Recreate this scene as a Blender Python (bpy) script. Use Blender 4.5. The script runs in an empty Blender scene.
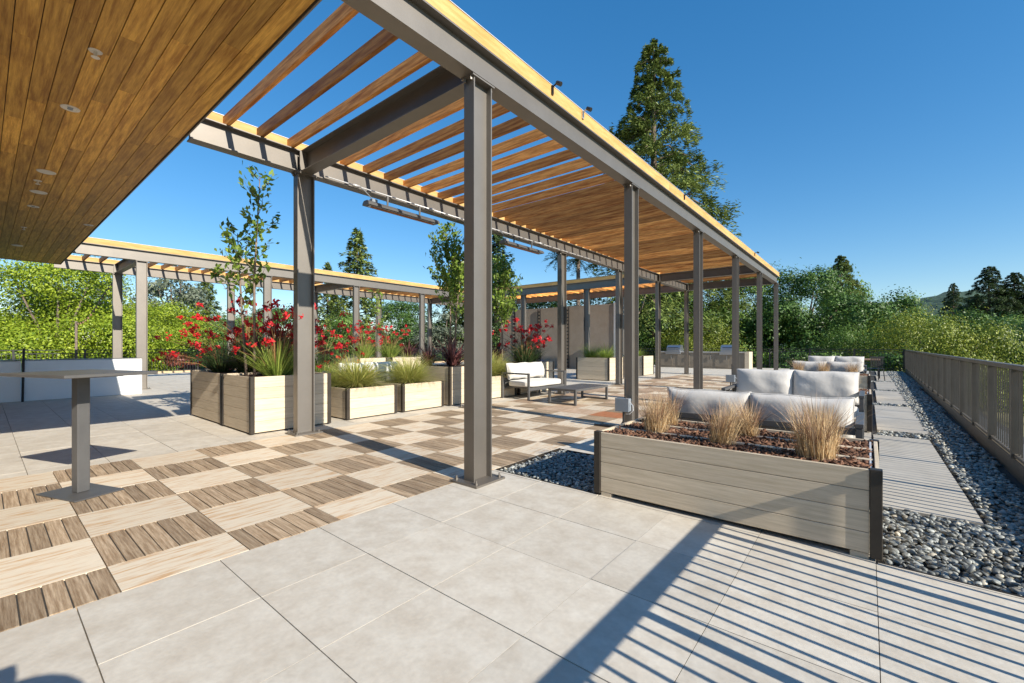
import bpy, math, random
import numpy as np
from mathutils import Vector, Matrix

R = math.radians
rnd = random.Random(7)
nr = np.random.default_rng(7)
scene = bpy.context.scene
COL = scene.collection

# ------------------------------------------------------------------ helpers
class MB:
    """collects boxes, tubes, quads -> one mesh object"""
    def __init__(self):
        self.v = []; self.f = []; self.m = []; self.t = []; self.M = None
    def _add(self, vs, fs, mi, tone):
        o = len(self.v)
        if self.M is not None:
            vs = [tuple(self.M @ Vector(p)) for p in vs]
        self.v.extend(vs)
        for q in fs:
            self.f.append(tuple(i + o for i in q)); self.m.append(mi); self.t.append(tone)
    def box(self, x0, y0, z0, x1, y1, z1, mi=0, tone=None):
        if tone is None: tone = rnd.random()
        if x1 < x0: x0, x1 = x1, x0
        if y1 < y0: y0, y1 = y1, y0
        if z1 < z0: z0, z1 = z1, z0
        vs = [(x0,y0,z0),(x1,y0,z0),(x1,y1,z0),(x0,y1,z0),(x0,y0,z1),(x1,y0,z1),(x1,y1,z1),(x0,y1,z1)]
        fs = [(0,3,2,1),(4,5,6,7),(0,1,5,4),(1,2,6,5),(2,3,7,6),(3,0,4,7)]
        self._add(vs, fs, mi, tone)
        return self
    def bbox(self, x0, y0, z0, x1, y1, z1, b=0.01, mi=0, tone=None):
        """box with chamfered edges"""
        if tone is None: tone = rnd.random()
        X = (x0, x1); Y = (y0, y1); Z = (z0, z1); vs = []; idx = {}
        for i in (0,1):
            for j in (0,1):
                for k in (0,1):
                    sx, sy, sz = (1,-1)[i], (1,-1)[j], (1,-1)[k]
                    idx[i,j,k,0] = len(vs); vs.append((X[i], Y[j]+sy*b, Z[k]+sz*b))
                    idx[i,j,k,1] = len(vs); vs.append((X[i]+sx*b, Y[j], Z[k]+sz*b))
                    idx[i,j,k,2] = len(vs); vs.append((X[i]+sx*b, Y[j]+sy*b, Z[k]))
        fs = []
        def q(a): 
            c = sum((Vector(vs[i]) for i in a), Vector())/len(a)
            n = (Vector(vs[a[1]])-Vector(vs[a[0]])).cross(Vector(vs[a[2]])-Vector(vs[a[0]]))
            ce = Vector(((x0+x1)/2,(y0+y1)/2,(z0+z1)/2))
            fs.append(tuple(a) if n.dot(c-ce) > 0 else tuple(reversed(a)))
        for i in (0,1):
            q([idx[i,0,0,0],idx[i,1,0,0],idx[i,1,1,0],idx[i,0,1,0]])
            q([idx[0,i,0,1],idx[1,i,0,1],idx[1,i,1,1],idx[0,i,1,1]])
            q([idx[0,0,i,2],idx[1,0,i,2],idx[1,1,i,2],idx[0,1,i,2]])
        for i in (0,1):
            for j in (0,1):
                q([idx[i,j,0,0],idx[i,j,0,1],idx[i,j,1,1],idx[i,j,1,0]])
                q([idx[i,0,j,0],idx[i,0,j,2],idx[i,1,j,2],idx[i,1,j,0]])
                q([idx[0,i,j,1],idx[0,i,j,2],idx[1,i,j,2],idx[1,i,j,1]])
                for k in (0,1): q([idx[i,j,k,0],idx[i,j,k,1],idx[i,j,k,2]])
        self._add(vs, fs, mi, tone)
        return self
    def tube(self, pts, rad, n=8, mi=0, tone=None, cap=True):
        if tone is None: tone = rnd.random()
        pts = [Vector(p) for p in pts]
        if not hasattr(rad, '__len__'): rad = [rad]*len(pts)
        vs = []; fs = []; ref = None
        for i, p in enumerate(pts):
            d = (pts[min(i+1,len(pts)-1)] - pts[max(i-1,0)]).normalized()
            if ref is None:
                ref = Vector((1,0,0)) if abs(d.x) < .8 else Vector((0,1,0))
            a = (ref - d*ref.dot(d)).normalized(); b = d.cross(a); ref = a
            for k in range(n):
                w = 2*math.pi*k/n
                vs.append(tuple(p + (a*math.cos(w)+b*math.sin(w))*rad[i]))
        for i in range(len(pts)-1):
            for k in range(n):
                fs.append((i*n+k, i*n+(k+1)%n, (i+1)*n+(k+1)%n, (i+1)*n+k))
        if cap:
            fs.append(tuple(range(n-1,-1,-1))); fs.append(tuple(range((len(pts)-1)*n, len(pts)*n)))
        self._add(vs, fs, mi, tone)
        return self
    def lathe(self, prof, n=20, c=(0,0,0), mi=0, tone=None, axis='z'):
        if tone is None: tone = rnd.random()
        vs = []; fs = []
        for r, z in prof:
            for k in range(n):
                w = 2*math.pi*k/n
                vs.append((c[0]+r*math.cos(w), c[1]+r*math.sin(w), c[2]+z))
        for i in range(len(prof)-1):
            for k in range(n):
                fs.append((i*n+k, i*n+(k+1)%n, (i+1)*n+(k+1)%n, (i+1)*n+k))
        fs.append(tuple(range(n-1,-1,-1))); fs.append(tuple(range((len(prof)-1)*n, len(prof)*n)))
        self._add(vs, fs, mi, tone)
        return self
    def quad(self, a, b, c, d, mi=0, tone=None):
        self._add([a,b,c,d], [(0,1,2,3)], mi, rnd.random() if tone is None else tone)
        return self
    def build(self, name, mats, parent=None, smooth=False):
        me = bpy.data.meshes.new(name)
        me.from_pydata(self.v, [], self.f)
        if not isinstance(mats, (list, tuple)): mats = [mats]
        for m in mats: me.materials.append(m)
        me.polygons.foreach_set('material_index', self.m)
        if smooth: me.polygons.foreach_set('use_smooth', [True]*len(self.f))
        at = me.attributes.new('tone', 'FLOAT', 'FACE'); at.data.foreach_set('value', self.t)
        me.update()
        return link(name, me, parent)

def link(name, me, parent=None):
    o = bpy.data.objects.new(name, me); COL.objects.link(o)
    if parent is not None: o.parent = parent
    return o

def np_mesh(name, V, F, tone, mat, parent=None, smooth=False):
    """V Nx3, F MxK (constant K)"""
    me = bpy.data.meshes.new(name)
    V = np.asarray(V, dtype=np.float32); F = np.asarray(F, dtype=np.int32)
    me.vertices.add(len(V)); me.vertices.foreach_set('co', V.ravel())
    k = F.shape[1]
    me.loops.add(F.size); me.loops.foreach_set('vertex_index', F.ravel())
    me.polygons.add(len(F))
    me.polygons.foreach_set('loop_start', np.arange(0, F.size, k, dtype=np.int32))
    me.polygons.foreach_set('loop_total', np.full(len(F), k, dtype=np.int32))
    if smooth: me.polygons.foreach_set('use_smooth', np.ones(len(F), dtype=bool))
    me.update(calc_edges=True)
    at = me.attributes.new('tone', 'FLOAT', 'FACE'); at.data.foreach_set('value', np.asarray(tone, dtype=np.float32))
    me.materials.append(mat)
    me.validate()
    return link(name, me, parent)

def tag(o, label=None, cat=None, group=None, kind=None):
    if label: o['label'] = label
    if cat: o['category'] = cat
    if group: o['group'] = group
    if kind: o['kind'] = kind
    return o

def thing(name, label, cat, loc=(0,0,0), rz=0, group=None):
    o = bpy.data.objects.new(name, None); COL.objects.link(o)
    o.empty_display_size = .2
    o.location = loc; o.rotation_euler = (0,0,rz)
    return tag(o, label, cat, group)

def dup(root, loc=None, rz=None, label=None, scale=None, mat=None):
    r = root.copy(); COL.objects.link(r)
    if loc is not None: r.location = loc
    if rz is not None: r.rotation_euler = (0,0,rz)
    if label: r['label'] = label
    if scale is not None: r.scale = scale if hasattr(scale,'__len__') else (scale,)*3
    for ch in list(root.children):
        c = ch.copy(); COL.objects.link(c); c.parent = r
        if mat and c.name.split('.')[0] == 'crown':
            c.material_slots[0].link = 'OBJECT'; c.material_slots[0].material = mat
        for g in list(ch.children):
            d = g.copy(); COL.objects.link(d); d.parent = c
    return r

# ------------------------------------------------------------------ materials
def new_mat(name):
    m = bpy.data.materials.new(name); m.use_nodes = True
    nt = m.node_tree; b = nt.nodes['Principled BSDF']
    return m, nt, b

def surf(name, c1, c2, scale=4., stretch=(1,1,1), tone=.3, rough=.6, bump=0., bscale=None, detail=5., spec=.4,
         fine=0., metal=0., lo=.35, hi=.65, c3=None, t3=(.8,.9), sheen=0.):
    """two colour noise, a random brightness per board/tile ('tone'), optional third colour for some of them"""
    m, nt, b = new_mat(name); N = nt.nodes.new; L = nt.links.new
    tc = N('ShaderNodeTexCoord'); mp = N('ShaderNodeMapping'); mp.inputs['Scale'].default_value = stretch
    at = N('ShaderNodeAttribute'); at.attribute_name = 'tone'
    ml = N('ShaderNodeMath'); ml.operation = 'MULTIPLY'; ml.inputs[1].default_value = 37.0; L(at.outputs['Fac'], ml.inputs[0])
    cb = N('ShaderNodeCombineXYZ'); L(ml.outputs[0], cb.inputs[0]); L(ml.outputs[0], cb.inputs[1]); L(ml.outputs[0], cb.inputs[2])
    ad = N('ShaderNodeVectorMath'); ad.operation = 'ADD'; L(mp.outputs[0], ad.inputs[0]); L(cb.outputs[0], ad.inputs[1])
    L(tc.outputs['Object'], mp.inputs[0])
    no = N('ShaderNodeTexNoise'); no.inputs['Scale'].default_value = scale; no.inputs['Detail'].default_value = detail
    no.inputs['Roughness'].default_value = .62
    L(ad.outputs[0], no.inputs['Vector'])
    rp = N('ShaderNodeMapRange'); rp.inputs['From Min'].default_value = lo; rp.inputs['From Max'].default_value = hi
    L(no.outputs['Fac'], rp.inputs['Value'])
    mx = N('ShaderNodeMix'); mx.data_type = 'RGBA'; mx.inputs['A'].default_value = (*c1,1); mx.inputs['B'].default_value = (*c2,1)
    L(rp.outputs[0], mx.inputs['Factor']); out = mx.outputs['Result']
    if c3 is not None:
        r3 = N('ShaderNodeMapRange'); r3.inputs['From Min'].default_value = t3[0]; r3.inputs['From Max'].default_value = t3[1]
        L(at.outputs['Fac'], r3.inputs['Value'])
        m3 = N('ShaderNodeMix'); m3.data_type = 'RGBA'; m3.inputs['B'].default_value = (*c3,1)
        L(r3.outputs[0], m3.inputs['Factor']); L(out, m3.inputs['A']); out = m3.outputs['Result']
    # tone brightness
    a1 = N('ShaderNodeMath'); a1.operation = 'MULTIPLY_ADD'; a1.inputs[1].default_value = tone; a1.inputs[2].default_value = 1-tone/2
    # decorrelate from the c3 choice
    fr = N('ShaderNodeMath'); fr.operation = 'FRACT'; f0 = N('ShaderNodeMath'); f0.operation = 'MULTIPLY'; f0.inputs[1].default_value = 7.31
    L(at.outputs['Fac'], f0.inputs[0]); L(f0.outputs[0], fr.inputs[0]); L(fr.outputs[0], a1.inputs[0])
    val = a1.outputs[0]
    if fine > 0:
        n2 = N('ShaderNodeTexNoise'); n2.inputs['Scale'].default_value = scale*6; n2.inputs['Detail'].default_value = 3
        L(ad.outputs[0], n2.inputs['Vector'])
        a2 = N('ShaderNodeMath'); a2.operation = 'MULTIPLY_ADD'; a2.inputs[1].default_value = fine*2; a2.inputs[2].default_value = 1-fine
        L(n2.outputs['Fac'], a2.inputs[0])
        a3 = N('ShaderNodeMath'); a3.operation = 'MULTIPLY'; L(val, a3.inputs[0]); L(a2.outputs[0], a3.inputs[1]); val = a3.outputs[0]
    sc = N('ShaderNodeVectorMath'); sc.operation = 'SCALE'; L(out, sc.inputs[0]); L(val, sc.inputs['Scale'])
    L(sc.outputs[0], b.inputs['Base Color'])
    b.inputs['Roughness'].default_value = rough; b.inputs['Specular IOR Level'].default_value = spec; b.inputs['Metallic'].default_value = metal
    if sheen: b.inputs['Sheen Weight'].default_value = sheen
    if bump > 0:
        bn = N('ShaderNodeTexNoise'); bn.inputs['Scale'].default_value = bscale or scale*3; bn.inputs['Detail'].default_value = 4
        L(ad.outputs[0], bn.inputs['Vector'])
        bp = N('ShaderNodeBump'); bp.inputs['Strength'].default_value = 1; bp.inputs['Distance'].default_value = bump
        L(bn.outputs['Fac'], bp.inputs['Height']); L(bp.outputs[0], b.inputs['Normal'])
    return m

def leafmat(name, dark, light, trans=.3, rough=.45, alt=None):
    m, nt, b = new_mat(name); N = nt.nodes.new; L = nt.links.new
    at = N('ShaderNodeAttribute'); at.attribute_name = 'tone'
    mx = N('ShaderNodeMix'); mx.data_type = 'RGBA'; mx.inputs['A'].default_value = (*dark,1); mx.inputs['B'].default_value = (*light,1)
    L(at.outputs['Fac'], mx.inputs['Factor']); out = mx.outputs['Result']
    if alt is not None:
        r3 = N('ShaderNodeMapRange'); r3.inputs['From Min'].default_value = .93; r3.inputs['From Max'].default_value = .97
        m3 = N('ShaderNodeMix'); m3.data_type = 'RGBA'; m3.inputs['B'].default_value = (*alt,1)
        L(at.outputs['Fac'], r3.inputs['Value']); L(r3.outputs[0], m3.inputs['Factor']); L(out, m3.inputs['A']); out = m3.outputs['Result']
    L(out, b.inputs['Base Color']); b.inputs['Roughness'].default_value = rough; b.inputs['Specular IOR Level'].default_value = .3
    tr = N('ShaderNodeBsdfTranslucent'); L(out, tr.inputs['Color'])
    ms = N('ShaderNodeMixShader'); ms.inputs[0].default_value = trans
    L(b.outputs[0], ms.inputs[1]); L(tr.outputs[0], ms.inputs[2])
    L(ms.outputs[0], nt.nodes['Material Output'].inputs['Surface'])
    return m

M = {}
M['stone'] = surf('pale_stone_paver', (.50,.445,.365), (.59,.545,.465), scale=6, tone=.10, rough=.7, bump=.0009, bscale=40, fine=.12, lo=.34, hi=.64, spec=.3)
M['pad'] = surf('pale_walkway_slab', (.44,.40,.335), (.52,.475,.40), scale=3, tone=.10, rough=.75, fine=.06, spec=.3)
M['grout'] = surf('dark_joint_bed', (.035,.033,.03), (.06,.055,.05), scale=12, rough=.9)
M['plank'] = surf('weathered_ipe_plank', (.23,.153,.088), (.46,.35,.235), scale=2.4, stretch=(1.6,34,10), tone=.5, rough=.66, bump=.0015, bscale=5, fine=.35, spec=.3)
M['travertine'] = surf('pale_veined_tile', (.52,.30,.13), (.68,.59,.455), scale=1.5, stretch=(26,2.6,10), tone=.2, rough=.6, fine=.12, spec=.35, lo=.30, hi=.52)
M['tanpaver'] = surf('tan_wood_paver', (.33,.22,.14), (.50,.37,.26), scale=1.4, stretch=(22,2.2,10), tone=.4, rough=.65, fine=.15, spec=.3)
M['terracotta'] = surf('orange_wood_paver', (.36,.13,.05), (.48,.2,.09), scale=3, stretch=(8,1,4), tone=.1, rough=.6)
M['soffit'] = surf('stained_cedar_soffit', (.30,.135,.018), (.62,.345,.065), scale=2.2, stretch=(.9,14,14), tone=.55, rough=.5, fine=.3, spec=.35, bump=.0006, bscale=12)
M['rafter'] = surf('cedar_rafter', (.30,.098,.018), (.70,.33,.09), scale=2.0, stretch=(.9,14,14), tone=1.0, rough=.6, fine=.35, spec=.3)
M['rim'] = surf('yellow_pine_board', (.46,.255,.075), (.58,.37,.14), scale=2.0, stretch=(8,1,8), tone=.12, rough=.6, fine=.12, spec=.3)
M['steel'] = surf('taupe_painted_steel', (.21,.19,.167), (.232,.21,.185), scale=3, tone=.04, rough=.52, spec=.5, metal=.75)
M['darksteel'] = surf('charcoal_powder_coat', (.075,.073,.072), (.09,.088,.086), scale=6, tone=.06, rough=.45, spec=.5)
M['tabletop'] = surf('grey_table_metal', (.085,.08,.076), (.10,.096,.092), scale=6, tone=.05, rough=.42, spec=.5)
M['flash'] = surf('pale_metal_flashing', (.6,.6,.6), (.68,.68,.68), scale=6, rough=.4, metal=.3)
M['board'] = surf('beige_composite_board', (.50,.41,.29), (.63,.525,.39), scale=1.4, stretch=(2,2,42), tone=.14, rough=.62, bump=.0006, bscale=4, fine=.14, spec=.3)
M['bronze'] = surf('dark_bronze_post', (.028,.022,.016), (.04,.032,.024), scale=8, tone=.1, rough=.5)
M['mulch'] = surf('red_bark_mulch', (.07,.032,.018), (.20,.098,.055), scale=16, tone=.9, rough=.9, c3=(.30,.19,.125), t3=(.85,.95))
M['soil'] = surf('dark_soil', (.04,.028,.02), (.09,.06,.045), scale=30, tone=.3, rough=.95)
M['cushion'] = surf('pale_grey_cushion_cloth', (.52,.49,.45), (.58,.55,.51), scale=3, tone=.06, rough=.9, bump=.012, bscale=5, fine=.05, spec=.15, sheen=.2)
M['cream'] = surf('cream_cushion_cloth', (.60,.57,.52), (.66,.63,.58), scale=3, tone=.06, rough=.9, bump=.008, bscale=5, spec=.15, sheen=.2)
M['white'] = surf('white_smooth_plaster', (.74,.75,.75), (.80,.80,.80), scale=1.2, tone=.02, rough=.6, spec=.3)
M['whitep'] = surf('white_fitting_plastic', (.6,.56,.5), (.66,.62,.56), scale=5, tone=.02, rough=.4)
M['pebble'] = surf('river_pebble', (.13,.137,.13), (.315,.325,.30), scale=9, tone=1.2, rough=.5, spec=.45, c3=(.40,.36,.28), t3=(.84,.92))
M['railing'] = surf('bronze_railing_paint', (.115,.098,.075), (.145,.124,.096), scale=4, tone=.3, rough=.5)
M['black'] = surf('black_metal', (.018,.018,.019), (.028,.028,.028), scale=6, tone=.05, rough=.45)
M['stucco'] = surf('tan_stucco', (.34,.28,.215), (.39,.325,.255), scale=3, tone=.05, rough=.85, bump=.003, bscale=60, fine=.05)
M['counter'] = surf('tan_counter_cladding', (.22,.18,.135), (.27,.225,.17), scale=3, tone=.1, rough=.7)
M['countertop'] = surf('grey_counter_stone', (.34,.33,.31), (.44,.42,.4), scale=10, tone=.1, rough=.4)
M['stainless'] = surf('brushed_stainless', (.45,.46,.48), (.55,.56,.58), scale=5, stretch=(1,1,20), rough=.32, metal=.9, tone=.02)
M['greybox'] = surf('grey_utility_box', (.20,.225,.25), (.24,.265,.29), scale=5, rough=.5, tone=.05)
M['bark'] = surf('tree_bark', (.10,.075,.055), (.2,.155,.12), scale=8, stretch=(4,4,1), tone=.2, rough=.9, bump=.01)
M['palebark'] = surf('young_grey_bark', (.14,.10,.075), (.24,.19,.15), scale=14, tone=.2, rough=.8)
M['earth'] = surf('dry_ground', (.12,.12,.05), (.22,.19,.1), scale=.12, rough=.95, tone=0, fine=.3)
M['hill'] = surf('forested_hill', (.030,.062,.040), (.055,.095,.055), scale=.012, rough=.95, tone=0, fine=.5, bump=8, bscale=.05)  # slight blue of distant air mixed into the forest green
M['edgeboard'] = surf('pale_timber_edging', (.5,.36,.2), (.6,.45,.28), scale=3, tone=.2, rough=.7)
M['tablewood'] = surf('brown_table_wood', (.2,.11,.06), (.3,.18,.1), scale=3, stretch=(1,10,10), rough=.6)

LM = {}
LM['dark'] = leafmat('dark_oak_leaf', (.022,.06,.012), (.135,.24,.05), trans=.22)
LM['mid'] = leafmat('mid_green_leaf', (.035,.085,.014), (.20,.32,.06), trans=.25)
LM['lime'] = leafmat('lime_green_leaf', (.12,.20,.014), (.46,.55,.05), trans=.35)
LM['olive'] = leafmat('yellow_green_leaf', (.07,.115,.014), (.36,.40,.055), trans=.3)
LM['grey'] = leafmat('grey_green_leaf', (.10,.13,.085), (.24,.27,.19))
LM['needle'] = leafmat('conifer_needle', (.035,.075,.016), (.28,.34,.085), trans=.18)
LM['needle2'] = leafmat('deep_conifer_needle', (.018,.042,.014), (.09,.135,.042), trans=.1)
LM['gloss'] = leafmat('glossy_young_leaf', (.06,.13,.02), (.36,.48,.09), trans=.4, rough=.35)
LM['strap'] = leafmat('strap_leaf', (.12,.20,.03), (.46,.55,.12), trans=.35)
LM['strapdk'] = leafmat('dark_strap_leaf', (.03,.055,.02), (.10,.15,.05), trans=.2)
LM['fount'] = leafmat('fountain_grass_blade', (.24,.27,.05), (.66,.64,.20), trans=.3, alt=(.55,.36,.16))
LM['dry'] = leafmat('straw_grass_blade', (.42,.27,.12), (.84,.64,.38), trans=.25)
LM['drytip'] = leafmat('brown_grass_tip', (.26,.14,.08), (.55,.38,.25), trans=.2)
LM['red'] = leafmat('red_flower', (.38,.008,.016), (.78,.035,.045), trans=.25)
LM['redstem'] = leafmat('reddish_stem', (.12,.06,.03), (.3,.17,.07), trans=0)
LM['purple'] = leafmat('burgundy_strap_leaf', (.05,.018,.02), (.30,.12,.11), trans=.25)
LM['violet'] = leafmat('violet_flower', (.16,.07,.32), (.36,.2,.55), trans=.2)
LM['redbush'] = leafmat('red_bronze_leaf', (.10,.03,.02), (.3,.09,.05), trans=.25)

# ------------------------------------------------------------------ leaf cards, blades
def leaves(name, P, Nn, size, tone, mat, parent=None, aspect=.55, along=None):
    """diamond leaves, folded a little; along = preferred long direction"""
    P = np.asarray(P); n = len(P)
    Nn = np.asarray(Nn, dtype=float); Nn /= np.linalg.norm(Nn, axis=1, keepdims=True)+1e-9
    rv = nr.normal(size=(n,3)) if along is None else np.asarray(along, dtype=float)
    t = rv - Nn*(rv*Nn).sum(1, keepdims=True); t /= np.linalg.norm(t, axis=1, keepdims=True)+1e-9
    b = np.cross(Nn, t); s = np.asarray(size).reshape(-1,1)*np.ones((n,1))
    V = np.empty((n,4,3))
    V[:,0] = P - t*s; V[:,2] = P + t*s
    V[:,1] = P + b*s*aspect + Nn*s*.18 + t*s*.1; V[:,3] = P - b*s*aspect + Nn*s*.18 + t*s*.1
    F = np.arange(4*n).reshape(n,4)
    return np_mesh(name, V.reshape(-1,3), F, tone, mat, parent)

def blades(name, base, tip, width, tone, mat, parent=None, sag=.15, seg=3):
    """tapered bending blades from base to tip; bend = tips lag behind"""
    base = np.asarray(base); tip = np.asarray(tip); n = len(base)
    d = tip - base; h = d.copy(); h[:,2] = 0
    side = np.stack([-d[:,1], d[:,0], np.zeros(n)],1) + nr.normal(size=(n,3))*1e-3
    bad = np.linalg.norm(side,axis=1) < .01
    ang = nr.uniform(0,2*np.pi,n)
    rs = np.stack([np.cos(ang),np.sin(ang),np.zeros(n)],1)
    side[bad] = rs[bad]; side = side*.6/ (np.linalg.norm(side,axis=1,keepdims=True)+1e-9) + rs*.5
    side /= np.linalg.norm(side,axis=1,keepdims=True)+1e-9
    w = np.asarray(width).reshape(-1,1)*np.ones((n,1))
    sg = np.asarray(sag).reshape(-1,1)*np.ones((n,1))
    V = np.empty((n,(seg+1)*2,3)); L = np.linalg.norm(d,axis=1,keepdims=True)
    for k in range(seg+1):
        t = k/seg
        p = base + d*t - h*(1-t)*t*sg*2.2
        p[:,2:3] += L*sg*4*t*(1-t)*.6
        ww = w*(1-t*.92)
        V[:,2*k] = p - side*ww; V[:,2*k+1] = p + side*ww
    F = []
    o = np.arange(n)*(seg+1)*2
    for k in range(seg):
        F.append(np.stack([o+2*k, o+2*k+1, o+2*k+3, o+2*k+2],1))
    F = np.concatenate(F); tn = np.tile(tone, seg)
    return np_mesh(name, V.reshape(-1,3), F, tn, mat, parent)

def unit(n):
    v = nr.normal(size=(n,3)); return v/np.linalg.norm(v,axis=1,keepdims=True)

# ------------------------------------------------------------------ trees
def limbs(mb, H, targets, r0, base_frac=.45):
    top = (nr.normal()*.02*H, nr.normal()*.02*H, H*base_frac)
    mb.tube([(0,0,-.3),(0,0,H*.12),(top[0]*.5,top[1]*.5,H*base_frac*.6),top], [r0*1.25,r0,r0*.85,r0*.7], 9)
    for c in targets:
        c = Vector(c); t = Vector(top); mid = t.lerp(c,.5) + Vector((0,0,-.04*H))
        mb.tube([t*.9, mid, c], [r0*.5, r0*.3, r0*.1], 6)

def broadleaf(name, label, H, Rr, z0, nl, nclump, per, ls, mat, loc, seed, spread=.55, aspect=.6, group=None):
    global nr
    nr = np.random.default_rng(seed)
    t = thing(name, label, 'tree', loc, 0, group)
    lobes = []; nclump = int(nclump*1.4); ls *= .82
    for i in range(nl*2):
        a = i*2.4 + nr.uniform(-.4,.4); q = math.sqrt((i+.5)/(nl*2)); rr = Rr*.86*q
        lr = Rr*nr.uniform(.24,.42); dome = math.sqrt(max(.05,1-q*q*.9))
        zz = z0 + (H-z0)*max(.16, dome*nr.uniform(.5,1.08)) - lr*.45
        lobes.append((rr*math.cos(a), rr*math.sin(a), zz, lr, lr*nr.uniform(.7,.95)))
    P=[];Nn=[];T=[];S=[]
    w = np.array([l[3]**2 for l in lobes]); w/=w.sum()
    for c in range(nclump):
        l = lobes[nr.choice(len(lobes), p=w)]
        d = unit(1)[0]
        if d[2] < -.45: d[2] *= -.6
        rad = nr.uniform(.78,1.06)
        cc = np.array([l[0]+d[0]*l[3]*rad, l[1]+d[1]*l[3]*rad, l[2]+d[2]*l[4]*rad])
        cr = Rr*nr.uniform(.06,.14)
        p = cc + nr.normal(size=(per,3))*cr*np.array([1,1,.6])
        P.append(p); Nn.append((p-cc)/cr*.75 + d*.5 + np.array([0,0,.4]) + nr.normal(size=(per,3))*.4)
        T.append(np.clip(nr.uniform(.05,.85) + nr.normal(size=per)*.16,0,1)); S.append(ls*nr.uniform(.6,1.3,size=per))
    mb = MB(); limbs(mb, H, [(l[0],l[1],l[2]) for l in lobes[:6]], H*.022+.05); mb.build('trunk', M['bark'], t, True)
    leaves('crown', np.concatenate(P), np.concatenate(Nn), np.concatenate(S), np.concatenate(T), mat, t, aspect)
    return t

def conifer(name, label, H, Rr, nb, per, ls, mat, loc, seed, start=.06, power=.8, droop=.25, irr=.35, up=.1, group=None, extra=(), asp=.38):
    global nr
    nr = np.random.default_rng(seed)
    t = thing(name, label, 'tree', loc, 0, group)
    mb = MB()
    mb.tube([(0,0,-.3),(0,0,H*.3),(0,0,H*.7),(0,0,H*.98)], [H*.018+.05,H*.014+.03,H*.008,H*.002], 8)
    P=[];Nn=[];T=[];S=[];A=[]
    for i in range(nb):
        u = (i+nr.uniform(0,1))/nb; z = H*(start+(1-start)*u**.93)
        L = Rr*(1-u)**power*nr.uniform(1-irr,1+irr*.5)+.15*Rr*(1-u)+.06*Rr
        a = i*2.4+nr.uniform(-.5,.5)
        for (zf,az,ll) in extra:
            if abs(z-zf)<.5 and not i%2: a=az+nr.uniform(-.25,.25); L=ll*nr.uniform(.7,1)
        dv = np.array([math.cos(a),math.sin(a),0.])
        k = max(4,int(per*(.3+L/Rr)))
        nt_=int(3+L*1.1); tc=np.sqrt(np.linspace(.08,1,nt_)); s = np.clip(tc[nr.integers(0,nt_,k)]+nr.normal(size=k)*.05,.03,1.08)
        tl=nr.normal(size=nt_)*.22; tsel=np.argmin(abs(s[:,None]-tc[None]),1)
        z_off = up*L*s*2 - droop*L*s*s
        side = np.array([-dv[1],dv[0],0.])
        lat = (tl[tsel]*L*(.3+s*.6) + nr.normal(size=k)*(.06*L+.06))
        p = np.array([0,0,z]) + dv*(s*L)[:,None] + side*lat[:,None]; p[:,2] += z_off + nr.normal(size=k)*(.045*L+.07)
        P.append(p); Nn.append(np.array([0,0,1.])+dv*.35+nr.normal(size=(k,3))*.55)
        A.append(dv[None]*1.+side[None]*(np.sign(lat)*.7)[:,None]+nr.normal(size=(k,3))*.35)
        T.append(np.clip(nr.uniform(.15,.7)+.25*(s-.5)*0+nr.normal(size=k)*.2,0,1)); S.append(ls*nr.uniform(.6,1.35,size=k))
        if i%2==0:
            mb.tube([(0,0,z),tuple(np.array([0,0,z+up*L])+dv*L*.5),tuple(np.array([0,0,z+2*up*L-droop*L])+dv*L*.95)],[H*.004,H*.0025,H*.001],5,cap=False)
    mb.build('trunk', M['bark'], t, True)
    leaves('crown', np.concatenate(P), np.concatenate(Nn), np.concatenate(S), np.concatenate(T), mat, t, asp, np.concatenate(A))
    return t

# ------------------------------------------------------------------ camera, sun, sky, colour
cam = bpy.data.cameras.new('camera'); co = bpy.data.objects.new('camera', cam); COL.objects.link(co)
cam.sensor_width = 36; cam.lens = 36*435/1024; cam.shift_y = 4.5/1024; cam.clip_end = 6000; cam.clip_start = .05
YAW = math.atan2(356,435)
co.location = (0,0,1.29); co.rotation_euler = (math.pi/2, 0, YAW)
scene.camera = co

SUN_EL = math.atan(.535); SV = Vector((1,-.10,0)).normalized()*math.cos(SUN_EL) + Vector((0,0,math.sin(SUN_EL)))
sd = bpy.data.lights.new('sun','SUN'); sd.energy = 4.9; sd.angle = R(.35); sd.color = (1,.93,.81)
so = bpy.data.objects.new('sun', sd); COL.objects.link(so); so.rotation_euler = (-SV).to_track_quat('-Z','Y').to_euler(); so.location = (20,-2,15)
w = bpy.data.worlds.new('World'); scene.world = w; w.use_nodes = True
nt = w.node_tree; sky = nt.nodes.new('ShaderNodeTexSky'); sky.sky_type = 'NISHITA'; sky.sun_disc = False
sky.sun_elevation = SUN_EL; sky.sun_rotation = math.atan2(SV.x, SV.y); sky.altitude = 50; sky.air_density = 1.0; sky.dust_density = .1; sky.ozone_density = 3.5
hs = nt.nodes.new('ShaderNodeHueSaturation'); hs.inputs['Saturation'].default_value = 1.52; hs.inputs['Hue'].default_value = .502
gm = nt.nodes.new('ShaderNodeGamma'); gm.inputs['Gamma'].default_value = .72; nt.links.new(sky.outputs[0], gm.inputs['Color']); nt.links.new(gm.outputs[0], hs.inputs['Color']); nt.links.new(hs.outputs[0], nt.nodes['Background'].inputs[0]); nt.nodes['Background'].inputs[1].default_value = .163
vs = scene.view_settings; vs.view_transform = 'Standard'; vs.look = 'None'; vs.exposure = .70; vs.gamma = 1; vs.use_curve_mapping = False

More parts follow.
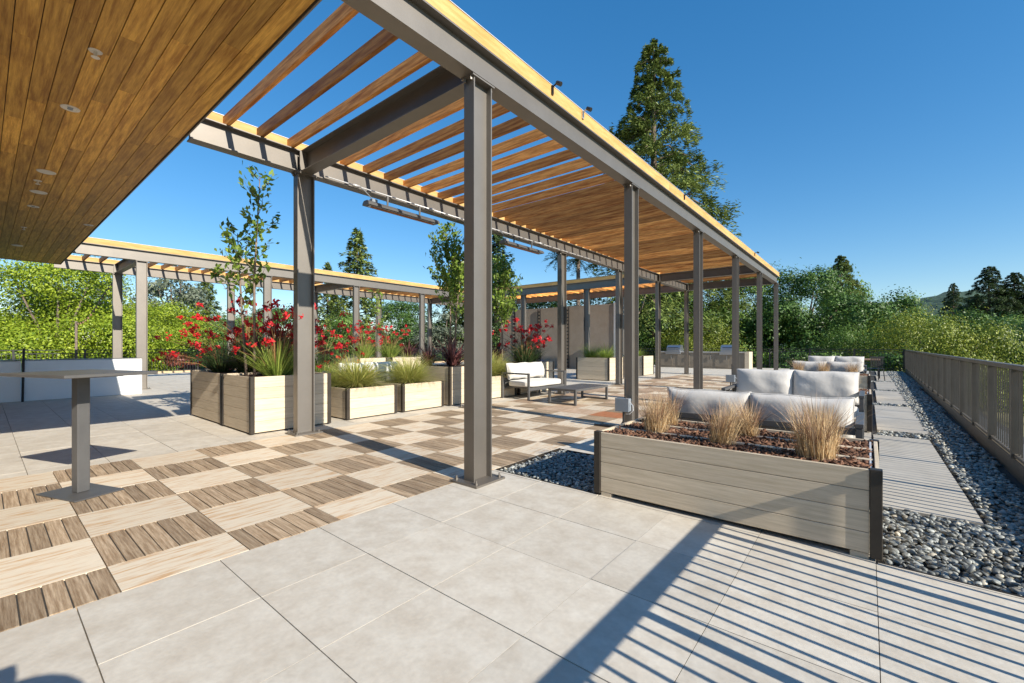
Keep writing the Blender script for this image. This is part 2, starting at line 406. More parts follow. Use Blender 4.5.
# ------------------------------------------------------------------ terrain and hill
mb = MB(); mb.box(-2500,-2500,-3.5,2500,3000,-3.0,tone=.5); tag(mb.build('ground', M['earth']), kind='structure')
NX, NY = 90, 14; V=[];F=[]
for j in range(NY):
    for i in range(NX):
        x = -1500+i*45; yy = 1100+j*50
        q = j/(NY-1)
        hgt = 128*math.exp(-((x-260)/420)**2)+46*math.exp(-((x+260)/420)**2)+40*math.exp(-((x+1000)/500)**2)+12*math.sin(x*.013)+9*math.sin(x*.037+1)
        V.append((x, yy, -3+hgt*math.sin(min(1,q*1.15)*math.pi/2)*(.95+.05*math.sin(x*.05+j))))
F = [(j*NX+i, j*NX+i+1, (j+1)*NX+i+1, (j+1)*NX+i) for j in range(NY-1) for i in range(NX-1)]
tag(np_mesh('hill', V, F, [.5]*len(F), M['hill'], None, True), kind='structure')

# ------------------------------------------------------------------ deck and paving
T = .613
X0, X1, Y0, Y1 = -26.4, 1.04, -5.5, 29.6
mb = MB(); mb.box(X0-.2,Y0-.2,-3.2,1.75,Y1+.2,-.03,tone=.5); tag(mb.build('deck', M['grout']), kind='structure')
xs = [-.575+T*k for k in range(-42,3)]
ys = [.30+T*k for k in range(-10,48)]
mb = MB()
GX0, GX1, GY = .045, 1.06, 3.385      # gravel strip
PX0, PX1, PY0, PY1 = -2.98, -1.81, 3.40, 4.60   # gravel square
WX0, WX1, WY0 = -6.5, -3.03, -1.9     # wood paving
rt = random.Random(3)
def tile(mb, a, b, c, d, gx, gy, tone, mi=0):
    dz = rt.uniform(-.0012,.0012)
    mb.box(a+gx, c+gy, -.029, b-gx, d-gy, 0+dz, mi, tone)
def clip(a,b,c,d,hole):
    """rectangle minus hole -> list of rectangles"""
    h0,h1,k0,k1 = hole
    if b<=h0 or a>=h1 or d<=k0 or c>=k1: return [(a,b,c,d)]
    out=[]
    if a<h0: out.append((a,h0,c,d)); a=h0
    if b>h1: out.append((h1,b,c,d)); b=h1
    if c<k0: out.append((a,b,c,k0))
    if d>k1: out.append((a,b,k1,d))
    return out
holes = [(GX0,9,GY,40),(PX0,PX1,PY0,PY1),(WX0,WX1,WY0,20.1)]
for i in range(len(xs)-1):
    for j in range(len(ys)-1):
        a,b,c,d = xs[i],xs[i+1],ys[j],ys[j+1]
        b = min(b, 1.06)
        rects=[(a,b,c,d)]
        for h in holes: rects=[r for q in rects for r in clip(*q,h)]
        tn = rt.random()
        for r in rects:
            if r[1]-r[0]<.02 or r[3]-r[2]<.02: continue
            light = (i%3!=0)
            tile(mb,*r,.0009 if light else .0022,.0025,tn)
tag(mb.build('stone_paving', M['stone']), kind='structure')

mb = MB()
wxs = [-3.03,-3.44,-4.055,-4.67,-5.285,-5.90,-6.5]
wys = [WY0]+[ -1.37+.6125*k for k in range(0,36)]
for i in range(len(wxs)-1):
    for j in range(len(wys)-1):
        b,a,c,d = wxs[i],wxs[i+1],wys[j],wys[j+1]
        if c>20: continue
        d=min(d,20.1)
        u = rt.random()
        far = c>7.0
        if (i+j)%2==1 and not (far and u<.35):
            n = 7; hgt=(d-c)/n
            mb.box(a+.004,c+.004,-.0295,b-.004,d-.004,-.007,4,.5)
            for k in range(n):
                mb.box(a+.003, c+k*hgt+.0035, -.027, b-.003, c+(k+1)*hgt-.0035, rt.uniform(-.001,.0015), 0, rt.random())
        elif c>6.8 and c<7.4 and i==1:
            tile(mb,a,b,c,d,.002,.003,rt.random(),3)
        elif far and u<.35: tile(mb,a,b,c,d,.002,.003,rt.random(),2)
        else: tile(mb,a,b,c,d,.002,.003,rt.random(),1)
tag(mb.build('wood_paving',[M['plank'],M['travertine'],M['tanpaver'],M['terracotta'],M['grout']]), kind='structure')

# walkway slabs in the pebble strip
mb = MB(); y = 4.60; pads=[]
while y < 27.5:
    n = 3
    for k in range(n): tile(mb,.065+.012*(y-5),.655+.012*(y-5),y+k*1.22,y+(k+1)*1.22,.0,.003,rt.random())
    pads.append((y,y+3.66)); y += 3.66+.42 if len(pads)>1 else 3.66+.5
tag(mb.build('walkway', M['pad']), kind='structure')

# kerb below the railing and dark metal edging round the pebbles
mb = MB(); mb.box(1.075,Y0,-.03,1.32,Y1,.15,tone=.5); rk=mb.build('roof_kerb', M['railing']); rk.location=(-.025,0,0); rk.rotation_euler=(0,0,-.0135); tag(rk, kind='structure')
mb = MB()
mb.box(PX0-.012,PY0,-.03,PX0,PY1,.012); mb.box(PX0,PY0-.0,-.03,PX1,PY0+.008,.004); mb.box(PX0,PY1-.008,-.03,PX1,PY1,.006)
mb.box(GX0,GY,-.03,1.05,GY+.008,.004)
tag(mb.build('pebble_edging', M['bronze']), kind='structure')

# pebbles
def ico(sub):
    import bmesh
    bm = bmesh.new(); bmesh.ops.create_icosphere(bm, subdivisions=sub, radius=1)
    v = np.array([x.co[:] for x in bm.verts]); f = np.array([[q.index for q in x.verts] for x in bm.faces]); bm.free()
    return v, f
def pebbles(areas, name):
    nrp = np.random.default_rng(5); VV=[];FF=[];TT=[]; off=0
    for (a,b,c,d,dens,rad,sub) in areas:
        v0,f0 = ico(sub); n = int((b-a)*(d-c)*dens)
        for k in range(n):
            x=nrp.uniform(a,b); yv=nrp.uniform(c,d)
            r = rad*nrp.uniform(.55,1.25)
            s = np.array([r*nrp.uniform(1,1.5), r*nrp.uniform(.7,1.0), r*nrp.uniform(.42,.7)])
            th=nrp.uniform(0,6.28); tx=nrp.normal()*.35; ty=nrp.normal()*.3
            Mx = np.array((Matrix.Rotation(th,3,'Z')@Matrix.Rotation(tx,3,'X')@Matrix.Rotation(ty,3,'Y')))
            z = -.03 + nrp.uniform(.006,.034)
            p = (v0*s*(1+nrp.normal(size=(len(v0),1))*.04))@Mx.T + np.array([x,yv,z])
            VV.append(p);FF.append(f0+off);TT.append(np.full(len(f0),nrp.random()));off+=len(v0)
    return np_mesh(name,np.concatenate(VV),np.concatenate(FF),np.concatenate(TT),M['pebble'],None,True)
ar=[(.07,1.05,3.42,4.58,1700,.0185,2),(.68,1.05,4.58,7,1500,.019,2),(.68,1.12,7,12,900,.024,1),(.68,1.2,12,18,700,.027,1),(.72,1.35,18,29.4,400,.034,1),
    (PX0+.02,PX1-.01,PY0+.03,PY1-.03,1700,.0175,2)]
for k,(p,q) in enumerate(pads):
    nxt = pads[k+1][0] if k+1<len(pads) else 29
    if nxt-q > .1: ar.append((.08,.68,q+.03,nxt-.03,650,.028,1))
tag(pebbles(ar,'pebbles'),'grey river pebbles filling the strip beside the walkway slabs and the square by the pergola post','pebbles',kind='stuff')

# ------------------------------------------------------------------ steel section helpers
def hcol(mb, x, y, z0, z1, wx=.13, dy=.25, tf=.014, tw=.010):
    """H column: flanges face +-Y, web faces +-X"""
    mb.box(x-wx/2,y-dy/2,z0,x+wx/2,y-dy/2+tf,z1,tone=.5); mb.box(x-wx/2,y+dy/2-tf,z0,x+wx/2,y+dy/2,z1,tone=.5)
    mb.box(x-tw/2,y-dy/2+tf,z0,x+tw/2,y+dy/2-tf,z1,tone=.5)
def ibeam_y(mb, x, y0, y1, zb, d=.31, w=.17, tf=.014, tw=.010):
    mb.box(x-w/2,y0,zb,x+w/2,y1,zb+tf,tone=.5); mb.box(x-w/2,y0,zb+d-tf,x+w/2,y1,zb+d,tone=.5)
    mb.box(x-tw/2,y0,zb+tf,x+tw/2,y1,zb+d-tf,tone=.5)
def ibeam_x(mb, y, x0, x1, zb, d=.31, w=.17, tf=.014, tw=.010):
    mb.box(x0,y-w/2,zb,x1,y+w/2,zb+tf,tone=.5); mb.box(x0,y-w/2,zb+d-tf,x1,y+w/2,zb+d,tone=.5)
    mb.box(x0,y-tw/2,zb+tf,x1,y+tw/2,zb+d-tf,tone=.5)

HB = 3.82; BD = .31
def pergola(label, loc, rz, W, y0, y1, cols, crossers, r0, rstep, skip=(), bcols=None):
    t = thing('pergola', label, 'pergola', loc, rz)
    for side, x in (('a',0.),('b',-W)):
        for cy in (cols if side=='a' or bcols is None else bcols):
            mb = MB(); hcol(mb,x,cy,.02,HB); c = mb.build('column', M['steel'], t)
            pb = MB(); pb.box(x-.17,cy-.2,.001,x+.17,cy+.2,.02,tone=.4)
            for bx in (-.13,.13):
                for by in (-.16,.16):
                    pb.lathe([(.016,0),(.016,.018),(.008,.019),(.008,.04)],6,(x+bx,cy+by,.02),tone=.6)
            pb.build('base_plate', M['steel'], c)
            pb = MB(); pb.box(x-.08,cy-.15,HB-.018,x+.08,cy+.15,HB-.002,tone=.4)
            for by in (-.138,.138): pb.lathe([(.014,-.05),(.014,-.019)],6,(x-.04,cy+by,HB),tone=.6); pb.lathe([(.014,-.05),(.014,-.019)],6,(x+.04,cy+by,HB),tone=.6)
            pb.build('cap_plate', M['steel'], c)
        mb = MB(); ibeam_y(mb,x,y0,y1,HB); mb.build('beam', M['steel'], t)
        xo = x+.085-.04 if side=='a' else x-.085
        mb = MB(); L=y1-y0; k=max(1,int(L/4.9)); 
        for i in range(k): mb.box(xo,y0+L*i/k+.001,HB+BD+.002,xo+.04,y0+L*(i+1)/k-.001,HB+BD+.158)
        mb.build('rim_board', M['rim'], t)
        mb = MB(); mb.box(xo-.006,y0,HB+BD+.160,xo+.046,y1,HB+BD+.166,tone=.5)
        mb.build('flashing', M['flash'], t)
    for cy in crossers:
        mb = MB(); ibeam_x(mb,cy,-W+.008,-.008,HB+.003,BD-.006,.17)
        # end plates with bolts
        mb.box(-W+.095,cy-.11,HB+.02,-W+.107,cy-.01,HB+BD-.02,tone=.3)
        mb.build('cross_beam', M['steel'], t)
    y = r0
    while y < y1-.05:
        if all(abs(y-c) > .13 for c in crossers):
            mb = MB(); e = rnd.uniform(-.004,.004)
            mb.box(-W-.043,y-.024,HB+BD+.003,.043,y+.024,HB+BD+.145+e)
            mb.build('rafter', M['rafter'], t)
        y += rstep
    return t

cy0 = [3.03+3.5*k for k in range(6)]
pergola('long taupe steel pergola with cedar rafters running from upper left to the far railing', (-2.9,0,0), 0, 3.55, 1.62, 20.72, cy0, [3.03, 17.03, 20.53], 2.02, .405)
pergola('second steel pergola running across behind the red flower planters on the left', (-16.7,0,0), 0, 3.6, 1.5, 20.72, cy0, [3.03,10.03,17.03], 1.75, .42)
pergola('short linking pergola at the back in front of the tan wall', (-16.6,17.03,0), -math.pi/2, 3.5, .15, 10.1, [3.4,6.95], [], .4, .405)

# ------------------------------------------------------------------ building overhang (soffit)
roof = thing('roof_overhang', 'wide building overhang lined with brown stained planks, upper left', 'roof', (-2.85,1.55,3.8))
SX1 = -16.3
mb = MB(); pw=.138; y=-.012; ry = random.Random(11)
while y > -7.0:
    x = 0.; first=True
    while x > SX1:
        l = ry.uniform(1.2,3.6)*(ry.random() if first else 1); first=False
        x2 = max(SX1, x-l)
        if x-x2>.05: mb.box(x2+.0012,y-pw+.006,0,x-.0012,y,.02,0,ry.random())
        x = x2
    y -= pw
mb.build('plank_lining', M['soffit'], roof)
mb = MB(); mb.box(SX1-.03,-7.1,.021,.0,.0,.42,tone=.5); mb.build('roof_slab', M['grout'], roof)
mb = MB(); mb.box(SX1-.03,.001,-.012,.0,.014,.45,tone=.5); mb.box(.001,-7.1,-.012,.014,.014,.45,tone=.5); mb.box(SX1-.045,-7.1,-.012,SX1-.031,.014,.45,tone=.5)
mb.build('fascia', M['steel'], roof)
mb = MB(); mb.box(SX1,-7.1,-3.8,-.2,-6.9,.0,tone=.5); mb.box(-8,-6.0,.43,0,-5.8,4.2,tone=.5); mb.build('wall', M['darksteel'], roof)  # rear wall, plus an unseen dark upper facade added to dim the steel's fill light
# ceiling fittings along one plank line
def fitting(name, label, cat, x, y, kind, grp):
    t = thing(name,label,cat,(x,y,3.8),0,grp)
    if kind=='disc':
        mb=MB(); mb.lathe([(.10,-.001),(.10,-.007),(.088,-.014),(.0,-.017)][::-1],28,tone=.5); mb.build('cover_plate',M['whitep'],t)
    elif kind=='lamp':
        mb=MB(); mb.lathe([(.045,-.004),(.052,-.010),(.074,-.008),(.077,-.001)],28,tone=.5); mb.build('trim_ring',M['whitep'],t)
        for sx in (-.02,.022):
            mb=MB(); mb.lathe([(.0,-.008),(.022,-.0078),(.024,-.003)],14,(sx,0,0),tone=.5); mb.build('lens',M['greybox'],t)
    else:
        mb=MB(); mb.lathe([(.040,-.008),(.045,-.004),(.047,-.001)],24,tone=.5); mb.build('flange',M['whitep'],t)
        mb=MB(); mb.tube([(0,0,-.006),(0,0,-.05)],.012,10); mb.lathe([(.026,-.056),(.03,-.053),(.028,-.05)],14,tone=.5); mb.build('nozzle',M['whitep'],t)
G='round fittings along the plank soffit'
fitting('sprinkler_head','white sprinkler head on the soffit, nearest the camera of the row','sprinkler',-5.09,.62,'spr',G)
fitting('recessed_lamp','white rimmed recessed lamp with two lenses on the soffit','ceiling light',-6.51,.60,'lamp',G)
fitting('ceiling_disc','large plain white cover disc in mid soffit','ceiling disc',-9.15,.6,'disc',G)
fitting('sprinkler_head','white sprinkler head just beyond the large soffit disc','sprinkler',-9.75,.55,'spr',G)
fitting('smoke_detector','white rounded smoke detector between soffit disc and far fittings','smoke detector',-10.45,.60,'disc',G)
fitting('recessed_lamp','flat recessed lamp on the soffit beyond the smoke detector','ceiling light',-11.6,.6,'lamp',G)
fitting('sprinkler_head','small far sprinkler head on the soffit beyond the flat lamp','sprinkler',-13.8,.58,'spr',G)
fitting('ceiling_disc','farthest small disc at the soffit end','ceiling disc',-16.4,.58,'disc',G)
fitting('recessed_lamp','single recessed lamp near the open soffit edge','ceiling light',-12.5,1.42,'lamp',G)

# ------------------------------------------------------------------ heaters, conduit, spotlights, utility boxes
def heater(label, y):
    t = thing('heater_bar',label,'heater',(-6.30,y,3.58),0,'infrared heaters hung under the pergola beam')
    mb=MB(); L=1.5
    prof=[(-.09,0),(-.09,.03),(-.05,.07),(.05,.07),(.09,.03),(.09,0)]
    vs=[];n=len(prof)
    for yy in (0,L):
        for (px,pz) in prof: vs.append((px,yy,pz))
    fs=[(i,i+1,n+i+1,n+i) for i in range(n-1)]+[tuple(range(n-1,-1,-1)),tuple(range(n,2*n)),(n-1,0,n,2*n-1)]
    mb._add(vs,fs,0,.5); mb.build('housing',M['darksteel'],t)
    mb=MB(); mb.box(-.055,.06,-.006,.055,L-.06,-.002,tone=.5); mb.build('reflector',M['stainless'],t)
    mb=MB(); mb.tube([(0,.1,-.015),(0,L-.1,-.015)],.010,8); mb.build('heating_tube',M['terracotta'],t)
    for yy in (.42,1.1):
        mb=MB(); mb.tube([(0,yy,.07),(0,yy,.24)],[.012,.026],8,tone=.5); mb.build('hanger',M['darksteel'],t)
    mb=MB(); mb.box(-.04,.10,.07,.04,.2,.12,tone=.5); mb.tube([(0,.12,.12),(.02,.05,.16),(.03,-.05,.22),(.04,-.12,.245)],.008,6,tone=.5); mb.build('junction_box',M['greybox'],t)
heater('infrared heater bar under the pergola beam, nearer one left of the near post',3.95)
heater('infrared heater bar under the pergola beam, farther one right of the near post',7.35)
mb=MB(); mb.tube([(-6.335,3.3,3.85),(-6.335,12,3.85)],.011,8,tone=.5)
for yy in (3.75,5.3,6.9,8.8): mb.box(-6.36,yy,3.836,-6.31,yy+.11,3.866,tone=.7)
tag(mb.build('conduit_pipe',M['flash'],None,True),'pale conduit pipe along the flange of the pergola beam above the heaters','conduit')
mb=MB(); yv=3.2; pts=[]
for k in range(43): pts.append((-3.02,3.2+k*.405,4.112+(.012*math.sin(k*1.7))))
mb.tube(pts,.006,6,tone=.5)
for k in range(2,42,3): mb.box(-3.045,3.2+k*.405,4.085,-2.995,3.25+k*.405,4.118,tone=.7)
tag(mb.build('light_cable',M['flash']),'thin pale cable with clips strung inside the right pergola beam','cable')
def spot(label, y, dark, sc=1):
    t=thing('spotlight',label,'spotlight',(-2.81,y,HB+BD),0,'small spotlights on the pergola rim board')
    mm=M['black'] if dark else M['flash']
    mb=MB(); mb.box(-.001,-.014,.05,.016,.014,.15,tone=.5); mb.tube([(.01,0,.13),(.05,0,.15),(.08,0,.145)],.009,8,tone=.5); mb.build('bracket',mm,t)
    mb=MB(); mb.M=Matrix.Translation((.09,0,.145))@Matrix.Rotation(R(125),4,'Y')@Matrix.Scale(.62,4)
    mb.lathe([(.022,-.05),(.036,-.045),(.042,.06),(.036,.062)],14,tone=.5); mb.build('lamp_head',M['black'],t)
spot('black spotlight on the rim board above the near pergola post',4.16,True)
spot('pale spotlight on the rim board, second from the near post',4.85,False)
spot('black spotlight on the rim board below the tall redwood',8.8,True)
spot('black spotlight on the rim board near the far pergola corner',15.7,True)
def ubox(label,x,y,z):
    t=thing('utility_box',label,'electrical box',(x,y,z),0,'grey electrical boxes on pergola posts')
    mb=MB(); mb.bbox(-.11,-.10,0,.11,-.01,.2,.008,tone=.5); mb.build('box',M['greybox'],t)
    mb=MB(); mb.bbox(-.115,-.116,-.004,.115,-.101,.204,.005,tone=.8); mb.build('lid',M['greybox'],t)
    mb=MB(); mb.tube([(.0,-.05,.0),(.0,-.05,-.16),(-.04,-.055,-.23),(-.12,-.06,-.262),(-.5,-.06,-.268)],.018,8,tone=.5)
    mb.tube([(.03,-.05,.2),(.03,-.05,.5)],.012,8,tone=.5); mb.build('conduit',M['black'],t)
    mb=MB(); mb.tube([(.114,-.06,.14),(.17,-.09,.1),(.18,-.1,.03),(.12,-.1,-.03),(.05,-.07,-.04)],.006,6,tone=.5); mb.build('cord',M['flash'],t)
ubox('grey electrical box low on the second pergola post behind the dry grass',-2.94,6.38,.28)
ubox('grey electrical box low on the fourth pergola post beyond the far cushions',-2.98,13.38,.28)

# ------------------------------------------------------------------ planters
def planter(label, x0, x1, y0, y1, h, nb, fill='soil', grp='beige composite board planters', legs=False, bars=()):
    t=thing('planter',label,'planter',((x0+x1)/2,(y0+y1)/2,0),0,grp)
    a,b=(x1-x0)/2,(y1-y0)/2; zb=.034 if legs else .022; p=.06
    bh=(h-zb)/nb
    def side(f):
        mb=MB()
        for k in range(nb): f(mb,zb+k*bh+.0014,zb+(k+1)*bh-.0014)
        mb.build('board_panel',M['board'],t)
    side(lambda mb,z0,z1: mb.bbox(-a+p+.001,-b+.012,z0,a-p-.001,-b+.036,z1,.003))
    side(lambda mb,z0,z1: mb.bbox(-a+p+.001,b-.036,z0,a-p-.001,b-.012,z1,.003))
    side(lambda mb,z0,z1: mb.bbox(-a+.012,-b+p+.001,z0,-a+.036,b-p-.001,z1,.003))
    side(lambda mb,z0,z1: mb.bbox(a-.036,-b+p+.001,z0,a-.012,b-p-.001,z1,.003))
    for sx in (-1,1):
        for sy in (-1,1):
            mb=MB(); xo=sx*a; yo=sy*b
            mb.bbox(min(xo,xo-sx*p),min(yo,yo-sy*p),.015,max(xo,xo-sx*p),max(yo,yo-sy*p),h+.004,.004); mb.build('corner_post',M['bronze'],t)
    if legs:
        for u in (-a+p+.005,a-p-.095):
            for v in (-b+.014,b-.06):
                mb=MB(); mb.box(u,v,.0,u+.09,v+.045,zb-.001); mb.build('foot',M['board'],t)
    # fill
    n=26; V=[];F=[]; nrs=np.random.default_rng(int(abs(x0*100+y0*10))+1); zs=h-.035
    for j in range(n+1):
        for i in range(n+1):
            V.append((-a+.037+(2*a-.074)*i/n,-b+.037+(2*b-.074)*j/n,zs+nrs.normal()*.008))
    F=[(j*(n+1)+i,j*(n+1)+i+1,(j+1)*(n+1)+i+1,(j+1)*(n+1)+i) for j in range(n) for i in range(n)]
    if fill=='mulch':
        # bark chips lying on the bed
        k=int(2*a*2*b*1900); P=np.stack([nrs.uniform(-a+.05,a-.05,k),nrs.uniform(-b+.05,b-.05,k),np.full(k,zs)+nrs.uniform(.0,.022,k)],1)
        t1=nrs.normal(size=(k,3))*np.array([1,1,.35]); t1/=np.linalg.norm(t1,axis=1,keepdims=True)
        t2=np.cross(t1,nrs.normal(size=(k,3))*np.array([.4,.4,1])); t2/=np.linalg.norm(t2,axis=1,keepdims=True)
        t3=np.cross(t1,t2); l=nrs.uniform(.010,.032,(k,1)); w2=nrs.uniform(.005,.012,(k,1)); th=.004
        corners=[P+sx*t1*l+sy*t2*w2+sz*t3*th for sz in(-1,1) for (sx,sy) in((-1,-1),(1,-1),(1,1),(-1,1))]
        VV=np.stack(corners,1).reshape(-1,3); o=np.arange(k)*8
        FF=np.concatenate([np.stack([o+q for q in f],1) for f in((0,3,2,1),(4,5,6,7),(0,1,5,4),(1,2,6,5),(2,3,7,6),(3,0,4,7))])
        TT=np.tile(nrs.random(k),6)
        V=np.concatenate([np.array(V),VV]); F=np.concatenate([np.array(F),FF+(n+1)**2]); TT=np.concatenate([np.full(n*n,.3),TT])
        np_mesh('mulch',V,F,TT,M['mulch'],t)
    else:
        np_mesh('soil',V,F,[.4]*len(F),M['soil'],t)
    for yb in bars:
        mb=MB(); mb.bbox(-a+.04,yb-.022,h-.045,a-.04,yb+.022,h-.008,.003); mb.build('cross_bar',M['board'],t)
    if bars:
        mb=MB(); mb.tube([(a-.05,-b+.1,h+.06),(a-.02,-b+.1,h+.09),(a-.02,b-.1,h+.09),(a-.02,b-.1,h)],.005,6,tone=.5) if False else mb.tube([(a-.055,-b+.06,h-.02),(a-.055,b-.06,h-.015)],.009,6,tone=.5)
        mb.build('drip_hose',M['flash'],t)
    return t
planter('low wide mulch planter with dry grass in the right foreground',-1.85,.068,3.385,4.50,.545,4,'mulch',bars=(-.19,.18),legs=True)
planter('low mulch planter behind the facing sofa, end seen beside the walkway',-1.84,.05,8.35,9.45,.57,4,'mulch',bars=(.0,))
planter('low far planter with three dry grass tufts before the distant sofas',-1.84,.05,13.55,14.65,.57,4,'mulch')
planter('tall planter at left beside the second post, tree and red flowers in it',-8.06,-6.88,2.46,3.68,.84,5)
planter('tall planter left of the tree planter, shaded side toward the bar table',-9.75,-8.12,2.47,3.70,.84,5)
planter('low planter with yellow green grass just right of the second post',-8.0,-6.95,4.0,5.04,.55,3)
planter('low planter with round green grass next to the tall burgundy planter',-8.0,-6.95,5.16,6.22,.55,3)
planter('tall planter with burgundy strap leaves left of the near post',-8.1,-6.92,6.36,7.58,.84,5)
planter('low planter with yellow grass behind the cream loveseat',-8.2,-7.05,7.7,8.8,.55,3)
planter('tall planter with red flowers behind the far end of the cream loveseat',-8.3,-7.08,8.95,10.6,.84,5)
planter('tall broad planter with two green tufts near the tan wall',-8.75,-7.35,14.6,15.85,.85,5)
planter('tall far planter in front of the grill counter',-8.8,-7.5,18.1,19.3,.85,5)
planter('pale distant planter with red flowers under the second pergola',-15.6,-14.3,8.7,9.9,.84,5)
planter('pale distant planter with bronze leaves beyond the second pergola posts',-15.6,-14.3,10.1,11.6,.84,5)

# ------------------------------------------------------------------ planting
def drygrass(label, x, y, z, s=1.0, grp='dry straw grass tufts', n=430):
    lx,ly=nr.normal()*.10,nr.normal()*.08; s*=nr.uniform(.9,1.1)
    t=thing('grass_tuft',label,'dry grass',(x,y,z),0,grp)
    a=nr.uniform(0,6.28,n); r=.085*s*np.sqrt(nr.uniform(0,1,n)); 
    base=np.stack([r*np.cos(a)*1.1,r*np.sin(a),np.zeros(n)],1)
    L=s*nr.uniform(.14,.38,n); out=nr.uniform(.0,.30,n)*(r/.085/s)
    tip=base+np.stack([np.cos(a)*out*L*.7+nr.normal(size=n)*.045+lx*L*2,np.sin(a)*out*L*.7+nr.normal(size=n)*.045+ly*L*2,L],1)
    blades('straw',base,tip,.0028*s*nr.uniform(.6,1.3,n),nr.random(n),LM['dry'],t,sag=.04)
    n2=n//3; a=nr.uniform(0,6.28,n2); r=.06*s*np.sqrt(nr.uniform(0,1,n2))
    base=np.stack([r*np.cos(a),r*np.sin(a),np.full(n2,.12*s)],1); L=s*nr.uniform(.2,.36,n2); out=nr.uniform(.2,.95,n2)
    tip=base+np.stack([np.cos(a)*out*L,np.sin(a)*out*L,L*(1.0-.3*out)],1)
    blades('tips',base,tip,.0022*s,nr.random(n2),LM['drytip'],t,sag=.05)
GZ=.495
drygrass('straw grass tuft at the left front of the mulch planter',-1.46,3.80,GZ,.92)
drygrass('straw grass tuft at the left back of the mulch planter',-1.5,4.26,GZ,.95)
drygrass('straw grass tuft in the middle front of the mulch planter, bushy',-.90,3.68,GZ,1.02)
drygrass('straw grass tuft in the middle back of the mulch planter',-.78,4.14,GZ,1.0)
drygrass('straw grass tuft at the right front of the mulch planter, tall brown tips',-.27,3.62,GZ,1.05)
drygrass('straw grass tuft at the right back of the mulch planter',-.27,4.10,GZ,1.0)
for x,l in ((-1.45,'left'),(-.88,'middle'),(-.32,'right')):
    drygrass('small %s straw tuft in the far low planter before the distant sofas'%l,x,13.9,.52,1.05,n=260)
    drygrass('%s straw tuft in the planter hidden behind the facing sofa'%l,x,8.85,.52,.7,n=200)

def fountain(label,x,y,z,s,n=1500,mat='fount',name='ornamental_grass'):
    t=thing(name,label,'grass plant',(x,y,z),0,'green grasses in the planters')
    a=nr.uniform(0,6.28,n); r=.12*s*np.sqrt(nr.uniform(0,1,n)); base=np.stack([r*np.cos(a),r*np.sin(a),np.zeros(n)],1)
    el=np.arcsin(nr.uniform(.12,1,n)); L=s*nr.uniform(.5,.95,n)
    tip=base+np.stack([np.cos(a)*np.cos(el)*L,np.sin(a)*np.cos(el)*L,np.sin(el)*L*.82-.10*np.cos(el)*L],1)
    blades('blades',base,tip,.0055*s*nr.uniform(.6,1.2,n),nr.random(n),LM[mat],t,sag=.16)
    return t
fountain('yellow green grass mound in the low planter right of the second post',-7.48,4.5,.50,1.02,2200)
fountain('rounded green grass mound in the low planter left of the burgundy plant',-7.48,5.7,.50,1.0,2200)
fountain('yellow grass mass in the low planter behind the cream loveseat, near part',-7.55,8.0,.5,1.1,2000)
fountain('yellow grass mass in the low planter behind the cream loveseat, far part',-7.6,8.55,.5,1.0,1800)
fountain('green tuft on the left of the broad tall planter near the tan wall',-8.35,15.1,.8,.95,800,'strap')
fountain('green tuft on the right of the broad tall planter near the tan wall',-7.75,15.1,.8,1.0,800,'strap')
fountain('small green tuft in the far planter by the grill counter',-8.0,18.6,.8,.85,600,'strap')

def paw(label,x,y,z,s=1.0,lean=(0,0),nst=26,nl=420,leafm='strap',low=0.):
    """kangaroo paw: strap leaves, arching reddish stems, clustered red flowers"""
    t=thing('red_flower_plant',label,'flowering plant',(x,y,z),0,'red kangaroo paw plants')
    a=nr.uniform(0,6.28,nl); r=.14*s*np.sqrt(nr.uniform(0,1,nl)); base=np.stack([r*np.cos(a),r*np.sin(a),np.zeros(nl)],1)
    L=s*nr.uniform(.35,.8,nl); o=nr.uniform(.1,1.0,nl)
    tip=base+np.stack([np.cos(a)*o*L,np.sin(a)*o*L,L*(1.05-.5*o)],1)
    blades('leaves',base,tip,.0075*s,nr.random(nl),LM[leafm],t,sag=.08)
    for i in range(int(nst*1.4)):
        aa=nr.uniform(0,6.28); out=nr.uniform(.1,.8)*s; hh=s*nr.uniform(.6,1.25)*(1-low*nr.random())
        dx,dy=out*math.cos(aa)+lean[0]*nr.uniform(.3,1),out*math.sin(aa)+lean[1]*nr.uniform(.3,1)
        hh-=.25*math.hypot(dx,dy)
        p0=Vector((dx*.08,dy*.08,0)); p2=Vector((dx,dy,hh)); p1=Vector((dx*.38,dy*.38,hh*.68))
        mb=MB(); mb.tube([p0,p1,p2],[.006*s,.005*s,.003*s],5,cap=False)
        FP=[];FT=[];FA=[]
        m=int(nr.integers(13,26)); FP.append(np.array(p2)+nr.normal(size=(m,3))*np.array([.027,.027,.022])*s); FT.append(np.clip(nr.uniform(.1,.9)+nr.normal(size=m)*.22,0,1)); FA.append(nr.normal(size=(m,3))+np.array([dx,dy,.3]))
        st=mb.build('stem',LM['redstem'],t)
        FP=np.concatenate(FP); leaves('flower_head',FP,unit(len(FP)),.031*s*nr.uniform(.7,1.3,len(FP)),np.concatenate(FT),LM['red'],st,.5,np.concatenate(FA))
    return t
paw('red flowered plant at the front corner of the tree planter with bright strap leaves',-7.2,2.95,.79,.95,nst=24)
paw('red flowered plant behind the bright leaves of the tree planter',-7.62,3.35,.79,1.12,nst=26,leafm='strapdk')
paw('red flowered plant in the left tall planter, stems over the tree planter',-8.5,3.05,.79,1.1,nst=26,leafm='strapdk')
paw('red flowered plant leaning left over the edge of the left tall planter',-9.3,2.85,.79,.95,lean=(-.25,-.55),nst=24,leafm='strapdk',low=.45)
paw('small red flowered plant behind the yellow grass by the second post',-7.85,4.35,.5,.75,nst=10)
paw('red flowered plant in the pale distant planter under the second pergola',-14.8,9.2,.8,1.2,nst=26)
